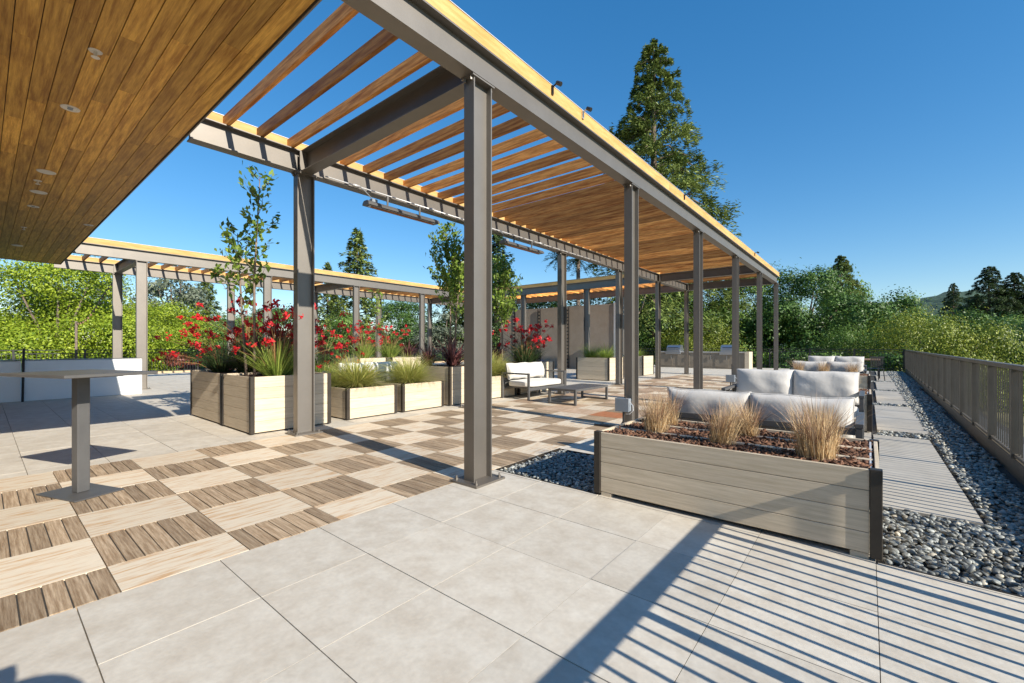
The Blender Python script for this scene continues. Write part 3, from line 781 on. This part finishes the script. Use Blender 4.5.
paw('red flowered plant beside the distant bronze leaves',-15.0,10.5,.8,1.2,nst=22)
paw('red flowered plant at the left behind the white outdoor seats',-12.2,6.3,.3,1.3,nst=26)
paw('red flowered plant before the tan wall, behind the cream loveseat',-7.5,9.7,.79,1.15,nst=30,leafm='strapdk')
paw('red flowered plant at the far end of the planter before the tan wall',-7.7,10.25,.79,1.0,nst=18,leafm='strapdk')

def cordyline(label,x,y,z,s=1.0,n=170):
    t=thing('cordyline',label,'burgundy plant',(x,y,z),0,'burgundy strap leaved plants')
    a=nr.uniform(0,6.28,n); base=np.stack([.03*np.cos(a),.03*np.sin(a),nr.uniform(0,.25,n)*s],1)
    el=np.arcsin(nr.uniform(-.1,1,n)); L=s*nr.uniform(.45,.8,n)
    tip=base+np.stack([np.cos(a)*np.cos(el)*L,np.sin(a)*np.cos(el)*L,np.sin(el)*L],1)
    blades('leaves',base,tip,.017*s*nr.uniform(.7,1.2,n),nr.random(n),LM['purple'],t,sag=.10)
    mb=MB(); mb.tube([(0,0,0),(0,0,.25*s)],[.025*s,.015*s],7); mb.build('stem',M['palebark'],t)
cordyline('burgundy strap leaved plant at the front of the tall planter by the near post',-7.3,6.75,.79,.95)
cordyline('burgundy strap leaved plant at the back left of the tall planter by the near post',-7.85,6.55,.79,.85)
cordyline('burgundy strap leaved plant at the back of the tall planter by the near post',-7.7,7.25,.79,.9)
cordyline('dark burgundy plant among the red flowers of the tree planter',-7.75,3.2,.79,1.15)
cordyline('dark burgundy plant among the red flowers of the left tall planter',-8.75,3.2,.79,1.1)
cordyline('burgundy plant right of the near post above the yellow grass',-8.0,9.05,.79,1.0)
cordyline('burgundy plant in the distant bronze leaved planter',-14.7,11.2,.8,1.0)

def sapling(label,x,y,z,H,stems,seed,dens=1.0,leafless=.42,spread=.5):
    global nr
    nr=np.random.default_rng(seed)
    t=thing('young_tree',label,'young tree',(x,y,z),0,'slender young trees in the planters')
    mb=MB(); P=[];T=[];D=[];S=[]
    for (sx,sy,hh) in stems:
        top=Vector((sx*1.5+nr.normal()*.05,sy*1.5+nr.normal()*.05,hh)); mid=Vector((sx,sy,hh*.5))
        mb.tube([(sx*.6,sy*.6,0),tuple(mid),tuple(top)],[.022,.017,.006],7)
        nb=int(16*dens)
        for i in range(nb):
            f=leafless+(1-leafless)*(i+.5)/nb; p0=mid.lerp(top,(f-.5)*2) if f>.5 else Vector((sx*.6,sy*.6,0)).lerp(mid,f*2)
            aa=i*2.4+nr.uniform(-.6,.6); l=spread*(1.25-f)*nr.uniform(.5,1.25)+.1
            p2=p0+Vector((math.cos(aa)*l,math.sin(aa)*l,l*nr.uniform(.8,1.6)))
            p1=p0.lerp(p2,.5)+Vector((math.cos(aa)*l*.12,math.sin(aa)*l*.12,-.03))
            mb.tube([tuple(p0),tuple(p1),tuple(p2)],[.006,.0045,.002],5,cap=False)
            m=int((14+55*l)*dens**.3); tt=nr.uniform(.25,1.05,m); q=np.array(p0)[None]*(1-tt[:,None])+np.array(p2)[None]*tt[:,None]
            P.append(q+nr.normal(size=(m,3))*.045); T.append(np.clip(nr.uniform(.2,.8)+nr.normal(size=m)*.25,0,1)); D.append(nr.normal(size=(m,3))*.8+np.array(p2-p0)[None]/l); S.append(.056*nr.uniform(.6,1.25,m))
    mb.build('trunk',M['palebark'],t,True)
    P=np.concatenate(P); leaves('crown',P,unit(len(P))+np.array([0,0,.5]),np.concatenate(S),np.concatenate(T),LM['gloss'],t,.5,np.concatenate(D))
sapling('slender two stemmed young tree in the tall planter left of the second post',-7.5,2.74,.79,3.2,[(.0,.0,3.2),(-.36,-.06,2.35)],21,.85,.42,.36)
sapling('leafy young tree in the burgundy planter left of the near post',-7.55,6.95,.79,3.2,[(0,0,3.15),(.1,.1,2.5)],22,1.8,.42,.62)
sapling('leafy young tree behind the cream loveseat right of the near post',-7.7,9.0,.5,3.2,[(0,0,3.0),(.08,-.12,2.6)],23,1.7,.45,.6)
sapling('thin distant young tree among red flowers under the second pergola',-14.6,9.6,.8,2.6,[(0,0,2.5)],24,.9,.35,.5)
nr=np.random.default_rng(77)

# violet flower pot
t=thing('flower_pot','dark round pot with violet flowers behind the third left post','flower pot',(-8.9,12.6,0))
mb=MB(); mb.lathe([(.17,0),(.23,.3),(.26,.46),(.27,.5),(.24,.5),(.22,.44)],22,tone=.5); mb.build('pot',M['bronze'],t,True)
k=420; d=unit(k); d[:,2]=abs(d[:,2]); P=d*np.array([.3,.3,.28])*nr.uniform(.6,1,(k,1))+np.array([0,0,.5])
leaves('blooms',P[:260],d[:260],.04,nr.random(260),LM['violet'],t,.8); leaves('foliage',P[260:]*np.array([1,1,.9]),d[260:],.05,nr.random(160),LM['strap'],t,.4)

# ------------------------------------------------------------------ furniture
def cushion_mesh(w,d,h,n=14,e=.30,sag=.0,seed=0):
    """soft box: superellipsoid with light lumps; centred"""
    g=np.random.default_rng(seed); V=[];F=[]
    def sp(v,p): return np.sign(v)*np.abs(v)**p
    idx={}
    lin=np.linspace(-1,1,n+1)
    def vert(p):
        key=tuple(np.round(p,5))
        if key in idx: return idx[key]
        q=np.array(p,float); 
        s=np.sin(q*np.pi/2)*.35+q*.65
        ln=(np.sum(np.abs(s)**7))**(1/7.); s=s/ln*1.0
        bul=1+.10*(1-s[0]**2)*(1-s[2]**2) 
        x,y,z=s[0]*w/2,s[1]*d/2*(1+.16*(1-s[0]**4)*(1-s[2]**4)-.08),s[2]*h/2*(1+.05*(1-s[0]**2))
        lump=.006*math.sin(x*9+seed)+.005*math.sin(z*13+seed*2+x*4)
        V.append((x,y+lump*(1 if s[1]>0 else -1),z+sag*(1-s[0]**2)+.004*math.sin(x*7+seed))); idx[key]=len(V)-1; return len(V)-1
    for ax in range(3):
        for sg in (-1,1):
            for i in range(n):
                for j in range(n):
                    c=[]
                    for (u,v) in ((lin[i],lin[j]),(lin[i+1],lin[j]),(lin[i+1],lin[j+1]),(lin[i],lin[j+1])):
                        p=[0,0,0]; p[ax]=sg; p[(ax+1)%3]=u; p[(ax+2)%3]=v; c.append(vert(p))
                    F.append(tuple(c) if sg>0 else tuple(reversed(c)))
    return V,F
def pillow_mesh(w,d,h,n=18,seed=0):
    V=[];F=[]; g=np.random.default_rng(seed); ph=g.uniform(0,6,4)
    for sg in (1,-1):
        for j in range(n+1):
            for i in range(n+1):
                u=-1+2*i/n; v=-1+2*j/n
                u=math.sin(u*math.pi/2)*.5+u*.5; v=math.sin(v*math.pi/2)*.5+v*.5
                th=(max(0,1-abs(u)**4.5)*max(0,1-abs(v)**2.6))**.5
                x=u*w/2*(1-.035*(1-u*u)*0-.03*(1-abs(v)**2)*abs(u)**6); z=v*h/2*(1-.05*(1-u*u)*abs(v)**6)
                wr=.008*math.sin(u*7+ph[0]+v*2)*th+.006*math.sin(v*9+u*5+ph[1])*th*abs(u)+.007*math.sin(u*17+ph[2])*max(0,abs(v)-.4)
                V.append((x,sg*(d/2*th+.006)+wr,z+.006*math.sin(u*5+ph[3])))
    N=(n+1)**2; q=lambda s,i,j:s*N+j*(n+1)+i
    for j in range(n):
        for i in range(n):
            F.append((q(0,i+1,j),q(0,i,j),q(0,i,j+1),q(0,i+1,j+1))); F.append((q(1,i,j),q(1,i+1,j),q(1,i+1,j+1),q(1,i,j+1)))
    for i in range(n):
        F.append((q(0,i,0),q(0,i+1,0),q(1,i+1,0),q(1,i,0))); F.append((q(0,i+1,n),q(0,i,n),q(1,i,n),q(1,i+1,n)))
        F.append((q(0,0,i+1),q(0,0,i),q(1,0,i),q(1,0,i+1))); F.append((q(0,n,i),q(0,n,i+1),q(1,n,i+1),q(1,n,i)))
    return V,F
def cushion(name,w,d,h,loc,tilt,mat,parent,seed):
    if name=='back_cushion':
        V,F=pillow_mesh(w,d,h,seed=seed)
        o=np_mesh(name,V,F,[((seed*.37)%1)]*len(F),mat,parent,True); o.location=loc; o.rotation_euler=(tilt,0,0)
        n=18; q=[(i,0) for i in range(n)]+[(n,j) for j in range(n)]+[(n-i,n) for i in range(n)]+[(0,n-j) for j in range(n+1)]
        mb=MB(); mb.tube([(V[j*(n+1)+i][0],(V[j*(n+1)+i][1]+V[(n+1)**2+j*(n+1)+i][1])/2,V[j*(n+1)+i][2]) for i,j in q],.0085,6,tone=.1); mb.build('piping',mat,o,True)
        return o
    V,F=cushion_mesh(w,d,h,seed=seed)
    o=np_mesh(name,V,F,[((seed*.37)%1)]*len(F),mat,parent,True); o.location=loc; o.rotation_euler=(tilt,0,0); return o
def loveseat(label,loc,rz,mat,W=1.62,grp='outdoor loveseats with dark frames',bh=.40,bz=.66):
    """local: seat faces -Y, back at +Y"""
    t=thing('loveseat',label,'loveseat',loc,rz,grp); D=.86; fr=M['darksteel']; b=.05; a=W/2
    for sx in (-1,1):
        mb=MB(); x0=sx*a; x1=sx*(a-b)
        mb.bbox(min(x0,x1),-D/2,0,max(x0,x1),-D/2+b,.60,.004); mb.bbox(min(x0,x1),D/2-b,0,max(x0,x1),D/2,.60,.004)
        mb.bbox(min(x0,x1)-.005,-D/2-.002,.601,max(x0,x1)+.005,D/2+.002,.64,.004); mb.build('arm_frame',fr,t)
    mb=MB(); mb.bbox(-a+b+.001,-D/2+.01,.22,a-b-.001,-D/2+.05,.29,.004); mb.bbox(-a+b+.001,D/2-.05,.22,a-b-.001,D/2-.01,.29,.004)
    for k in range(7):
        x=-a+.15+k*(W-.3)/6; mb.box(x-.03,-D/2+.052,.26,x+.03,D/2-.052,.28)
    mb.build('seat_frame',fr,t)
    mb=MB(); mb.bbox(-a+b+.001,D/2-.045,.54,a-b-.001,D/2-.005,.60,.004); mb.bbox(-a+b+.001,D/2-.045,.32,a-b-.001,D/2-.015,.47,.004)
    mb.build('back_frame',fr,t)
    s=int(abs(loc[1]*10))%7
    cushion('seat_cushion',W-.12,.74,.15,(0,-.04,.365),0,mat,t,s+1)
    for k,sx in enumerate((-1,1)):
        cushion('back_cushion',(W-.10)/2,.25,bh,(sx*(W-.14)/4,D/2-.15,bz),R(-10),mat,t,s+3+k)
    return t
loveseat('cream cushioned loveseat in front of the yellow grass planter',(-6.62,9.0,0),math.pi/2,M['cream'])
loveseat('grey cushioned sofa backing on the front mulch planter',(-.89,5.06,0),math.pi,M['cushion'],1.72,bz=.64)
loveseat('grey cushioned sofa facing the camera, beyond the front mulch planter',(-.90,7.72,0),0,M['cushion'],1.72,bh=.46,bz=.685)
loveseat('distant grey sofa backing on the far planter tufts',(-.89,15.25,0),math.pi,M['cushion'],1.72)
loveseat('farthest grey sofa facing the camera near the end railing',(-.90,18.9,0),0,M['cushion'],1.72,bh=.46,bz=.70)
loveseat('low white seat with its back to the left grass planters',(-10.6,6.6,0),-math.pi/2,M['white'],1.9)

def coffee_table(label,loc,rz=0,L=1.5,Wd=.72,H=.35):
    t=thing('coffee_table',label,'coffee table',loc,rz,'low dark coffee tables'); fr=M['darksteel']
    mb=MB(); n=11; mb.bbox(-Wd/2,-L/2,H-.05,-Wd/2+.05,L/2,H,.003); mb.bbox(Wd/2-.05,-L/2,H-.05,Wd/2,L/2,H,.003)
    mb.bbox(-Wd/2+.051,-L/2,H-.05,Wd/2-.051,-L/2+.05,H,.003); mb.bbox(-Wd/2+.051,L/2-.05,H-.05,Wd/2-.051,L/2,H,.003)
    w=(Wd-.102)/7
    for k in range(7): mb.box(-Wd/2+.051+k*w+.004,-L/2+.051,H-.022,-Wd/2+.051+(k+1)*w-.004,L/2-.051,H-.004)
    mb.build('top',fr,t)
    for sx in(-1,1):
        for sy in(-1,1):
            x=sx*(Wd/2-.025);y=sy*(L/2-.025); mb=MB(); mb.bbox(x-.025,y-.025,0,x+.025,y+.025,H-.051,.003); mb.build('leg',fr,t)
    for sy in(-1,1):
        mb=MB(); y=sy*(L/2-.025); mb.bbox(-Wd/2+.051,y-.02,.0,Wd/2-.051,y+.02,.04,.003); mb.build('rail',fr,t)
coffee_table('low dark slatted coffee table in front of the cream loveseat',(-5.22,8.85,0))
coffee_table('low dark coffee table hidden between the two grey sofas',(-.9,6.3,0),math.pi/2,1.1,.6,.33)

# bar table
t=thing('bar_table','tall grey metal bar table on a flat base plate at left','bar table',(-5.36,.56,0),R(20))
mb=MB(); mb.bbox(-.47,-.33,1.035,.47,.33,1.06,.004,tone=.5); mb.build('tabletop',M['tabletop'],t)
mb=MB(); mb.bbox(-.27,-.17,1.02,.27,.17,1.034,.002,tone=.5); mb.build('mounting_plate',M['darksteel'],t)
mb=MB(); mb.bbox(-.045,-.045,.012,.045,.045,1.019,.006,tone=.5); mb.build('post',M['darksteel'],t)
mb=MB(); mb.bbox(-.275,-.175,.002,.275,.175,.012,.002,tone=.5); mb.build('base_plate',M['darksteel'],t)

# black dining chair and wooden table at the far end of the walkway
t=thing('dining_chair','black metal chair at the far end of the walkway','chair',(.18,21.2,0),R(200),'black chairs by the far table')
mb=MB(); mb.bbox(-.22,-.22,.43,.22,.22,.46,.01); mb.build('seat',M['black'],t)
mb=MB(); 
for k in range(7): mb.box(-.19+k*.058,.205,.5,-.16+k*.058,.22,.86)
mb.bbox(-.22,.2,.84,.22,.225,.9,.005); mb.build('backrest',M['black'],t)
for sx in(-1,1):
    for sy in(-1,1):
        mb=MB(); mb.tube([(sx*.2,sy*.2,.43),(sx*.23,sy*.25,0)],.014,7); mb.build('leg',M['black'],t)
    mb=MB(); mb.tube([(sx*.22,.2,.66),(sx*.24,-.18,.66),(sx*.21,-.2,.45)],.013,7); mb.build('armrest',M['black'],t)
dup(t,(-.75,22.6,0),R(100),'black metal chair on the left of the far wooden table')
t=thing('wooden_table','brown wooden dining table by the end railing','table',(-.1,23.4,0))
mb=MB(); mb.bbox(-.5,-.9,.71,.5,.9,.75,.006); mb.build('tabletop',M['tablewood'],t)
for sx in(-1,1):
    for sy in(-1,1):
        mb=MB(); mb.box(sx*.44-.03,sy*.82-.03,0,sx*.44+.03,sy*.82+.03,.709); mb.build('leg',M['black'],t)

# ------------------------------------------------------------------ white bar wall, post, string light pole
t=thing('white_wall','long smooth white low wall behind the bar table','low wall',(-15.2,0,0))
mb=MB(); mb.bbox(-.55,-5.2,.0,0,.60,.94,.012,tone=.4); mb.build('wall_block',M['white'],t)
mb=MB(); mb.bbox(-.55,.625,.0,0,2.77,.95,.012,tone=.6); mb.build('wall_block',M['white'],t)
mb=MB(); mb.box(-.56,-5.2,.955,-.0,2.77,.965,tone=.5); mb.build('coping',M['tabletop'],t)
mb=MB(); mb.tube([(-15.1,.615,0),(-15.1,.635,1.24)],.022,8,tone=.5); tag(mb.build('black_pole',M['black']),'thin black pole standing against the seam of the white wall','pole')
t=thing('string_light_pole','slim pale pole holding a string of lamps beyond the left fence','light pole',(-26.3,2.6,0))
mb=MB(); mb.tube([(0,0,-.1),(0,0,1.2),(.02,0,2.35)],.045,8,tone=.5); mb.build('pole',M['palebark'],t)
pts=[]; 
for k in range(15):
    q=k/14; pts.append((q*5.8,q*.4,2.3+q*1.35-.9*math.sin(q*math.pi)*.6*(1-q)))
mb=MB(); mb.tube(pts,.011,5); mb.build('wire',M['black'],t)
for k in range(1,14):
    mb=MB(); x,y,z=pts[k]; mb.lathe([(.012,-.01),(.03,-.05),(.03,-.08),(.01,-.1)],8,(x,y,z)); mb.build('bulb',M['tablewood'],t)

# tan wall behind the linking pergola
t=thing('tan_wall','broad tan stucco wall behind the linking pergola','wall',(-13.2,21.3,0))
mb=MB(); mb.box(-5.2,0,0,2.75,.25,3.55,tone=.5); mb.build('wall_face',M['stucco'],t)
mb=MB(); mb.box(2.76,-.03,0,2.94,.25,3.6,tone=.5); mb.build('end_post',M['flash'],t)
for x in (-2.1,-.1):
    mb=MB(); mb.box(x-.10,-.06,0,x-.06,-.02,3.5); mb.box(x+.06,-.06,0,x+.10,-.02,3.5)
    for k in range(17): mb.box(x-.059,-.055,.1+k*.2,x+.059,-.025,.16+k*.2)
    mb.build('ladder_trellis',M['black'],t)

# grill counter with two grills
t=thing('grill_counter','long tan outdoor counter holding two grills at the back','counter',(-7.6,26.5,0))
mb=MB(); mb.box(-2.5,0,0.02,2.38,.8,.90,tone=.5); mb.build('cabinet',M['counter'],t)
mb=MB(); mb.bbox(-2.55,-.04,.902,2.39,.84,.96,.006,tone=.5); mb.build('countertop',M['countertop'],t)
mb=MB(); mb.box(2.385,-.06,0,2.60,.86,.97,tone=.9); mb.build('end_panel',M['board'],t)
for x in (-1.9,-.9,.35,1.2):
    mb=MB(); mb.box(x-.35,-.015,.12,x+.35,-.002,.8,tone=.3); dd=mb.build('door',M['counter'],t)
    mb=MB(); mb.tube([(x+.28,-.045,.5),(x+.28,-.045,.75)],.012,6); mb.build('handle',M['stainless'],dd)
def grill(label,x):
    t=thing('grill',label,'grill',(x,26.85,.96),0,'stainless grills on the counter')
    mb=MB(); mb.bbox(-.4,-.38,.0,.4,.3,.12,.01,tone=.5); mb.build('body',M['stainless'],t)
    mb=MB(); prof=[(-.36,.125),(-.34,.25),(-.22,.36),(-.05,.4),(.16,.38),(.28,.125)]; vs=[(sx*.4,y,z) for sx in(-1,1) for y,z in prof]; n=6
    fs=[(i+1,i,n+i,n+i+1) for i in range(5)]+[tuple(range(5,-1,-1))[::-1],tuple(range(n,2*n))[::-1],(0,5,11,6)]; mb._add(vs,fs,0,.5); mb.build('lid',M['stainless'],t)
    mb=MB(); mb.tube([(-.3,-.4,.24),(.3,-.4,.24)],.016,8); mb.build('handle',M['black'],t)
    mb=MB(); mb.bbox(-.45,-.42,-.16,.45,-.385,.02,.008,tone=.5); mb.build('control_panel',M['stainless'],t)
grill('stainless grill with closed lid on the left of the counter',-9.1)
grill('stainless grill with closed lid on the right of the counter',-6.05)

# ------------------------------------------------------------------ railings and fences
t=thing('railing','bronze picket railing on the roof kerb along the right side','railing',(1.075,0,0),-.0135)
py=[3.04+1.2*k for k in range(-7,23)]
for y in py:
    mb=MB(); mb.box(-.042,y-.025,.15,.03,y+.025,1.05,tone=.6); mb.build('post',M['railing'],t)
mb=MB(); mb.bbox(-.035,py[0]-.03,1.052,.035,py[-1]+.03,1.10,.004,tone=.5); mb.build('top_rail',M['railing'],t)
mb=MB(); mb.box(-.022,py[0],.17,.022,py[-1],.20,tone=.5); mb.build('bottom_rail',M['railing'],t)
for i in range(len(py)-1):
    mb=MB()
    for k in range(1,11):
        y=py[i]+1.2*k/11; mb.box(-.0045,y-.011,.201,.0045,y+.011,1.051,tone=rnd.random())
    mb.build('picket_panel',M['railing'],t)
def fence(label,p0,p1,h=1.12,grp='black picket fences round the terrace',step=2.0,z=0.):
    t=thing('picket_fence',label,'fence',(p0[0],p0[1],z),math.atan2(p1[1]-p0[1],p1[0]-p0[0]),grp)
    L=math.hypot(p1[0]-p0[0],p1[1]-p0[1]); n=max(1,round(L/step)); s=L/n
    for k in range(n+1):
        mb=MB(); mb.box(k*s-.03,-.03,0,k*s+.03,.03,h+.03); mb.build('post',M['black'],t)
    for zz in (.1,h-.16,h-.02):
        mb=MB(); mb.box(0,-.016,zz,L,.016,zz+.032); mb.build('rail',M['black'],t)
    mb=MB(); m=int(L/.115)
    for k in range(m): mb.box((k+.5)*L/m-.008,-.008,.133,(k+.5)*L/m+.008,.008,h-.161)
    mb.build('picket_panel',M['black'],t)
fence('black picket fence along the left terrace edge behind the white wall',(-26.2,-5.3),(-26.2,29.4))
fence('black picket fence across the far end of the terrace',(-26.1,29.5),(1.40,29.5))
mb=MB(); mb.box(-26.05,-5,.0,-25.9,29,.09,tone=.3); tag(mb.build('edge_board',M['edgeboard']),'pale timber edging board at the foot of the left fence','edging board')

# tripod stand-in added out of view, shaped to cast the photographer's shadow
t=thing('shadow_tripod','black tripod with a round bracket, seen by its shadow at bottom left','tripod',(.30,-.25,0))
mb=MB()
mb.tube([(.02+.02*math.cos(a),.05+.17*math.cos(a),1.36+.14*math.sin(a)) for a in [2*math.pi*k/24 for k in range(25)]],.035,8,tone=.5); mb.build('bracket',M['black'],t,True)  # ring added only for the looped outline of the cast shadow
mb=MB(); mb.bbox(-.05,-.03,1.50,.05,.05,1.58,.01,tone=.5); mb.build('shadow_bump',M['black'],t)  # small block added for the bump on the cast shadow
for a in (.5,2.6,4.7):
    mb=MB(); mb.tube([(0,0,1.28),(.35*math.cos(a)+.25,.35*math.sin(a)-.25,0)],.016,7,tone=.5); mb.build('leg',M['black'],t)

# ------------------------------------------------------------------ trees beyond the terrace
GZ=-3.0
A=broadleaf('tree','lime green bushy tree at the left behind the white wall, nearest the soffit',9.0,5.3,1.0,11,640,96,.082,LM['lime'],(-36.4,2.6,GZ),101,.6)
dup(A,(-38.8,-3.4,GZ),2.1,'lime green bushy tree at the far left edge beneath the soffit',(1.05,1.05,.97))
dup(A,(-40.5,8.8,GZ),4.0,'lime green tree between the first two posts of the second pergola',(.9,.9,.78))
dup(A,(-38.5,13.2,GZ),1.2,'lower green tree left of the red flowers behind the second pergola',(.8,.8,.72),LM['mid'])
B=broadleaf('tree','dark green oak right of the far pergola corner',10.4,5.2,1.0,10,320,100,.115,LM['dark'],(-4.2,45.0,GZ),102,.62)
C=broadleaf('tree','dark green round tree left of centre on the right tree line',9.6,4.6,.8,9,300,100,.115,LM['dark'],(.4,50.0,GZ),103,.6)
D=broadleaf('tree','yellow green broad tree just beyond the right railing',6.6,5.6,.0,11,520,84,.08,LM['olive'],(3.1,36.2,GZ),104,.6)
D.scale=(.8,.8,.95)
E_=broadleaf('tree','grey green wispy tree behind the second pergola at left',13,4.2,3.0,8,170,30,.19,LM['grey'],(-55,12.6,GZ),105,.6)
dup(C,(9.8,47,GZ),2.2,'dark green tree at the right edge beside the yellow green dome',(1.0,1.0,.74),LM['dark'])
dup(D,(-.4,40.5,GZ),1.0,'mid green shrubby tree behind the far black chair',(.7,.7,.85),LM['mid'])
dup(C,(4.6,56,GZ),.8,'dark green tree right of centre on the right tree line',(1.0,1.0,.86))
dup(B,(8.5,60,GZ),2.0,'dark green tree behind the yellow green tree on the right',(1,1,.64))
dup(C,(13.2,66,GZ),3.0,'mid green broad tree at the far right edge',(1.15,1.15,.86),LM['mid'])
dup(B,(17.5,64,GZ),.5,'mid green tree cut by the right edge of the view',(1.1,1.1,.80),LM['mid'])
dup(B,(-8.6,46,GZ),3.4,'bright green tree behind the fourth and fifth pergola posts',(1,1,1.05),LM['mid'])
dup(C,(-12.0,43,GZ),1.1,'green tree behind the right grill',(1,1,1.0),LM['mid'])
dup(B,(-15.6,42,GZ),5.1,'dark tree behind the left grill',(.95,.95,.95))
dup(D,(-11.0,37.5,GZ),4.4,'yellow green low tree between the two grills',(.75,.75,.95))
dup(C,(-19.8,40,GZ),2.6,'green tree right behind the tan wall end',(1,1,1.0),LM['mid'])
dup(B,(-26.5,38,GZ),4.0,'dark green tree behind the tan wall near the near post',(1,1,.95))
dup(C,(-33,34,GZ),5.2,'green tree behind the burgundy plant and second pergola',(1,1,.88),LM['mid'])
dup(B,(-37.5,28.5,GZ),1.9,'dark green tree right of the distant conifer behind the second pergola',(1,1,.83))
dup(C,(-41,22.5,GZ),2.9,'mid green tree left of the second post behind red flowers',(1,1,.80),LM['mid'])
dup(B,(-45,19,GZ),3.9,'dark green tree behind the red flowers at left',(1,1,.74))
dup(E_,(-31,27.5,GZ),3.9,'silvery grey green tree behind the second pergola posts',(.7,.7,.56))
dup(E_,(-36,10.8,GZ),1.0,'small bronze green shrub tree beyond the left fence',(.6,.6,.42),LM['dark'])
dup(E_,(-52,5,GZ),2.0,'grey green tree top just below the soffit end',(1,1,.86))
dup(E_,(-2.0,58,GZ),2.0,'pale green tree crown right of the pergola corner',(.8,.8,.98),LM['mid'])
def rwd(loc,rz,label,scale,mat=None):
    o=dup(RW,loc,rz,label,scale,mat); o.name='conifer_tree'; return o
RW=conifer('redwood_tree','tall redwood towering above the pergola roof',32.4,6.6,150,470,.20,LM['needle'],(-15.4,39.6,GZ),203,.18,.72,.42,.34,.15,None,((15.,.55,7.4),(17.,.6,7.0),(20.5,.7,6.0),(24.,-2.6,4.8)),.24)
CN=conifer('conifer_tree','slim dark conifer behind the grey green tree at left',12.0,2.7,110,85,.20,LM['needle'],(-57,15.9,GZ),201,asp=.26)
dup(CN,(-50,30.2,GZ),1.0,'pointed conifer above the second pergola between two posts',(1.6,1.6,1.58))
dup(CN,(-48.3,25.4,GZ),2.0,'smaller conifer partly behind the second post',(1.0,1.0,1.15))
dup(CN,(-29.9,33.9,GZ),3.0,'dark conifer behind the leafy tree right of the near post',(1.3,1.3,1.38),LM['needle2'])
dup(CN,(-33.2,31.4,GZ),4.0,'dark conifer just left of the near post',(1.2,1.2,1.15),LM['needle2'])
rwd((-2.0,52.5,GZ),5.0,'brown green conifer standing above the right tree line',(0.46,0.46,0.4))
rwd((13.6,127,GZ),.5,'dark pointed conifer in front of the far hill',(0.5,0.5,0.53),LM['needle2'])
rwd((17.2,129,GZ),1.5,'smaller dark conifer right of the pointed one by the hill',(0.45,0.45,0.46),LM['needle2'])
rwd((12.9,88,GZ),2.5,'dark conifer left one of the group at the right edge',(0.62,0.62,0.47),LM['needle2'])
rwd((15.4,89,GZ),3.5,'dark conifer middle one of the group at the right edge',(0.62,0.62,0.44),LM['needle2'])
rwd((18.5,90,GZ),4.5,'dark conifer right one of the group at the right edge',(0.66,0.66,0.46),LM['needle2'])
rwd((-20.5,47,GZ),.2,'dark conifer low behind the pergola roof beside the palm',(0.6,0.6,0.38),LM['needle2'])

def palm(label,loc,H):
    t=thing('palm_tree',label,'tree',loc)
    mb=MB(); mb.tube([(0,0,-.2),(.1,0,H*.5),(.05,.1,H)],[.28,.2,.17],9); mb.build('trunk',M['bark'],t,True)
    P=[];A=[]
    n=30
    for i in range(n):
        a=i*2.4; e=nr.uniform(-.7,1.2); L=1.5
        for k in range(26):
            s=(k+1)/26; q=np.array([math.cos(a)*math.cos(e)*L*s,math.sin(a)*math.cos(e)*L*s,H+math.sin(e)*L*s-.5*s*s])
            sd=(1 if k%2 else -1); P.append(q); A.append(np.array([math.cos(a)-math.sin(a)*sd*.8,math.sin(a)+math.cos(a)*sd*.8,-.35]))
    P=np.array(P); leaves('crown',P,unit(len(P))*.5+np.array([0,0,1]),.26,nr.random(len(P)),LM['needle2'],t,.13,np.array(A))
palm('dark palm tree seen under the pergola roof, right one',(-20.6,34.6,GZ),12.2)
palm('dark palm tree seen under the pergola roof, left one behind the post',(-22.2,34.0,GZ),12.4)

# shrubs just beyond the fences
S0=broadleaf('shrub','green shrub beyond the left fence beside the second pergola post',4.6,1.7,.2,6,150,44,.085,LM['dark'],(-28.6,8.4,GZ),301,.55)
S0['category']='shrub'
k=0
far=[(-21.5,'behind the tan wall'),(-17.8,'right of the tan wall end'),(-14.2,'left of the left grill'),(-10.8,'between the grills'),(-7.2,'behind the right grill'),(-4.0,'right of the grill counter'),(-1.0,'behind the far sofas'),(1.8,'behind the far wooden table')]
for i,(x,l) in enumerate(far):
    dup(S0,(x,31.8+.5*(i%3),GZ),i*1.3,'green shrub beyond the far fence '+l,(1.25,1.25,1.0),LM['dark'] if i%2 else LM['mid'])
left=[(-2.5,'at the left frame edge'),(1.0,'behind the black pole'),(4.6,'behind the bright end of the white wall'),(12,'left of the red flowers'),(16,'behind the red flowers'),(20.5,'right of the second post'),(25,'behind the low grass planters')]
for i,(y,l) in enumerate(left):
    dup(S0,(-28.8-.5*(i%2),y,GZ),i*1.7+.5,'green shrub beyond the left fence '+l,(1.3,1.3,.93),LM['mid'] if i%2 else LM['dark'])
dup(S0,(-28.0,6.8,GZ),2.2,'red bronze shrub beyond the left fence beside the green one',(.7,.7,1.0),LM['redbush'])
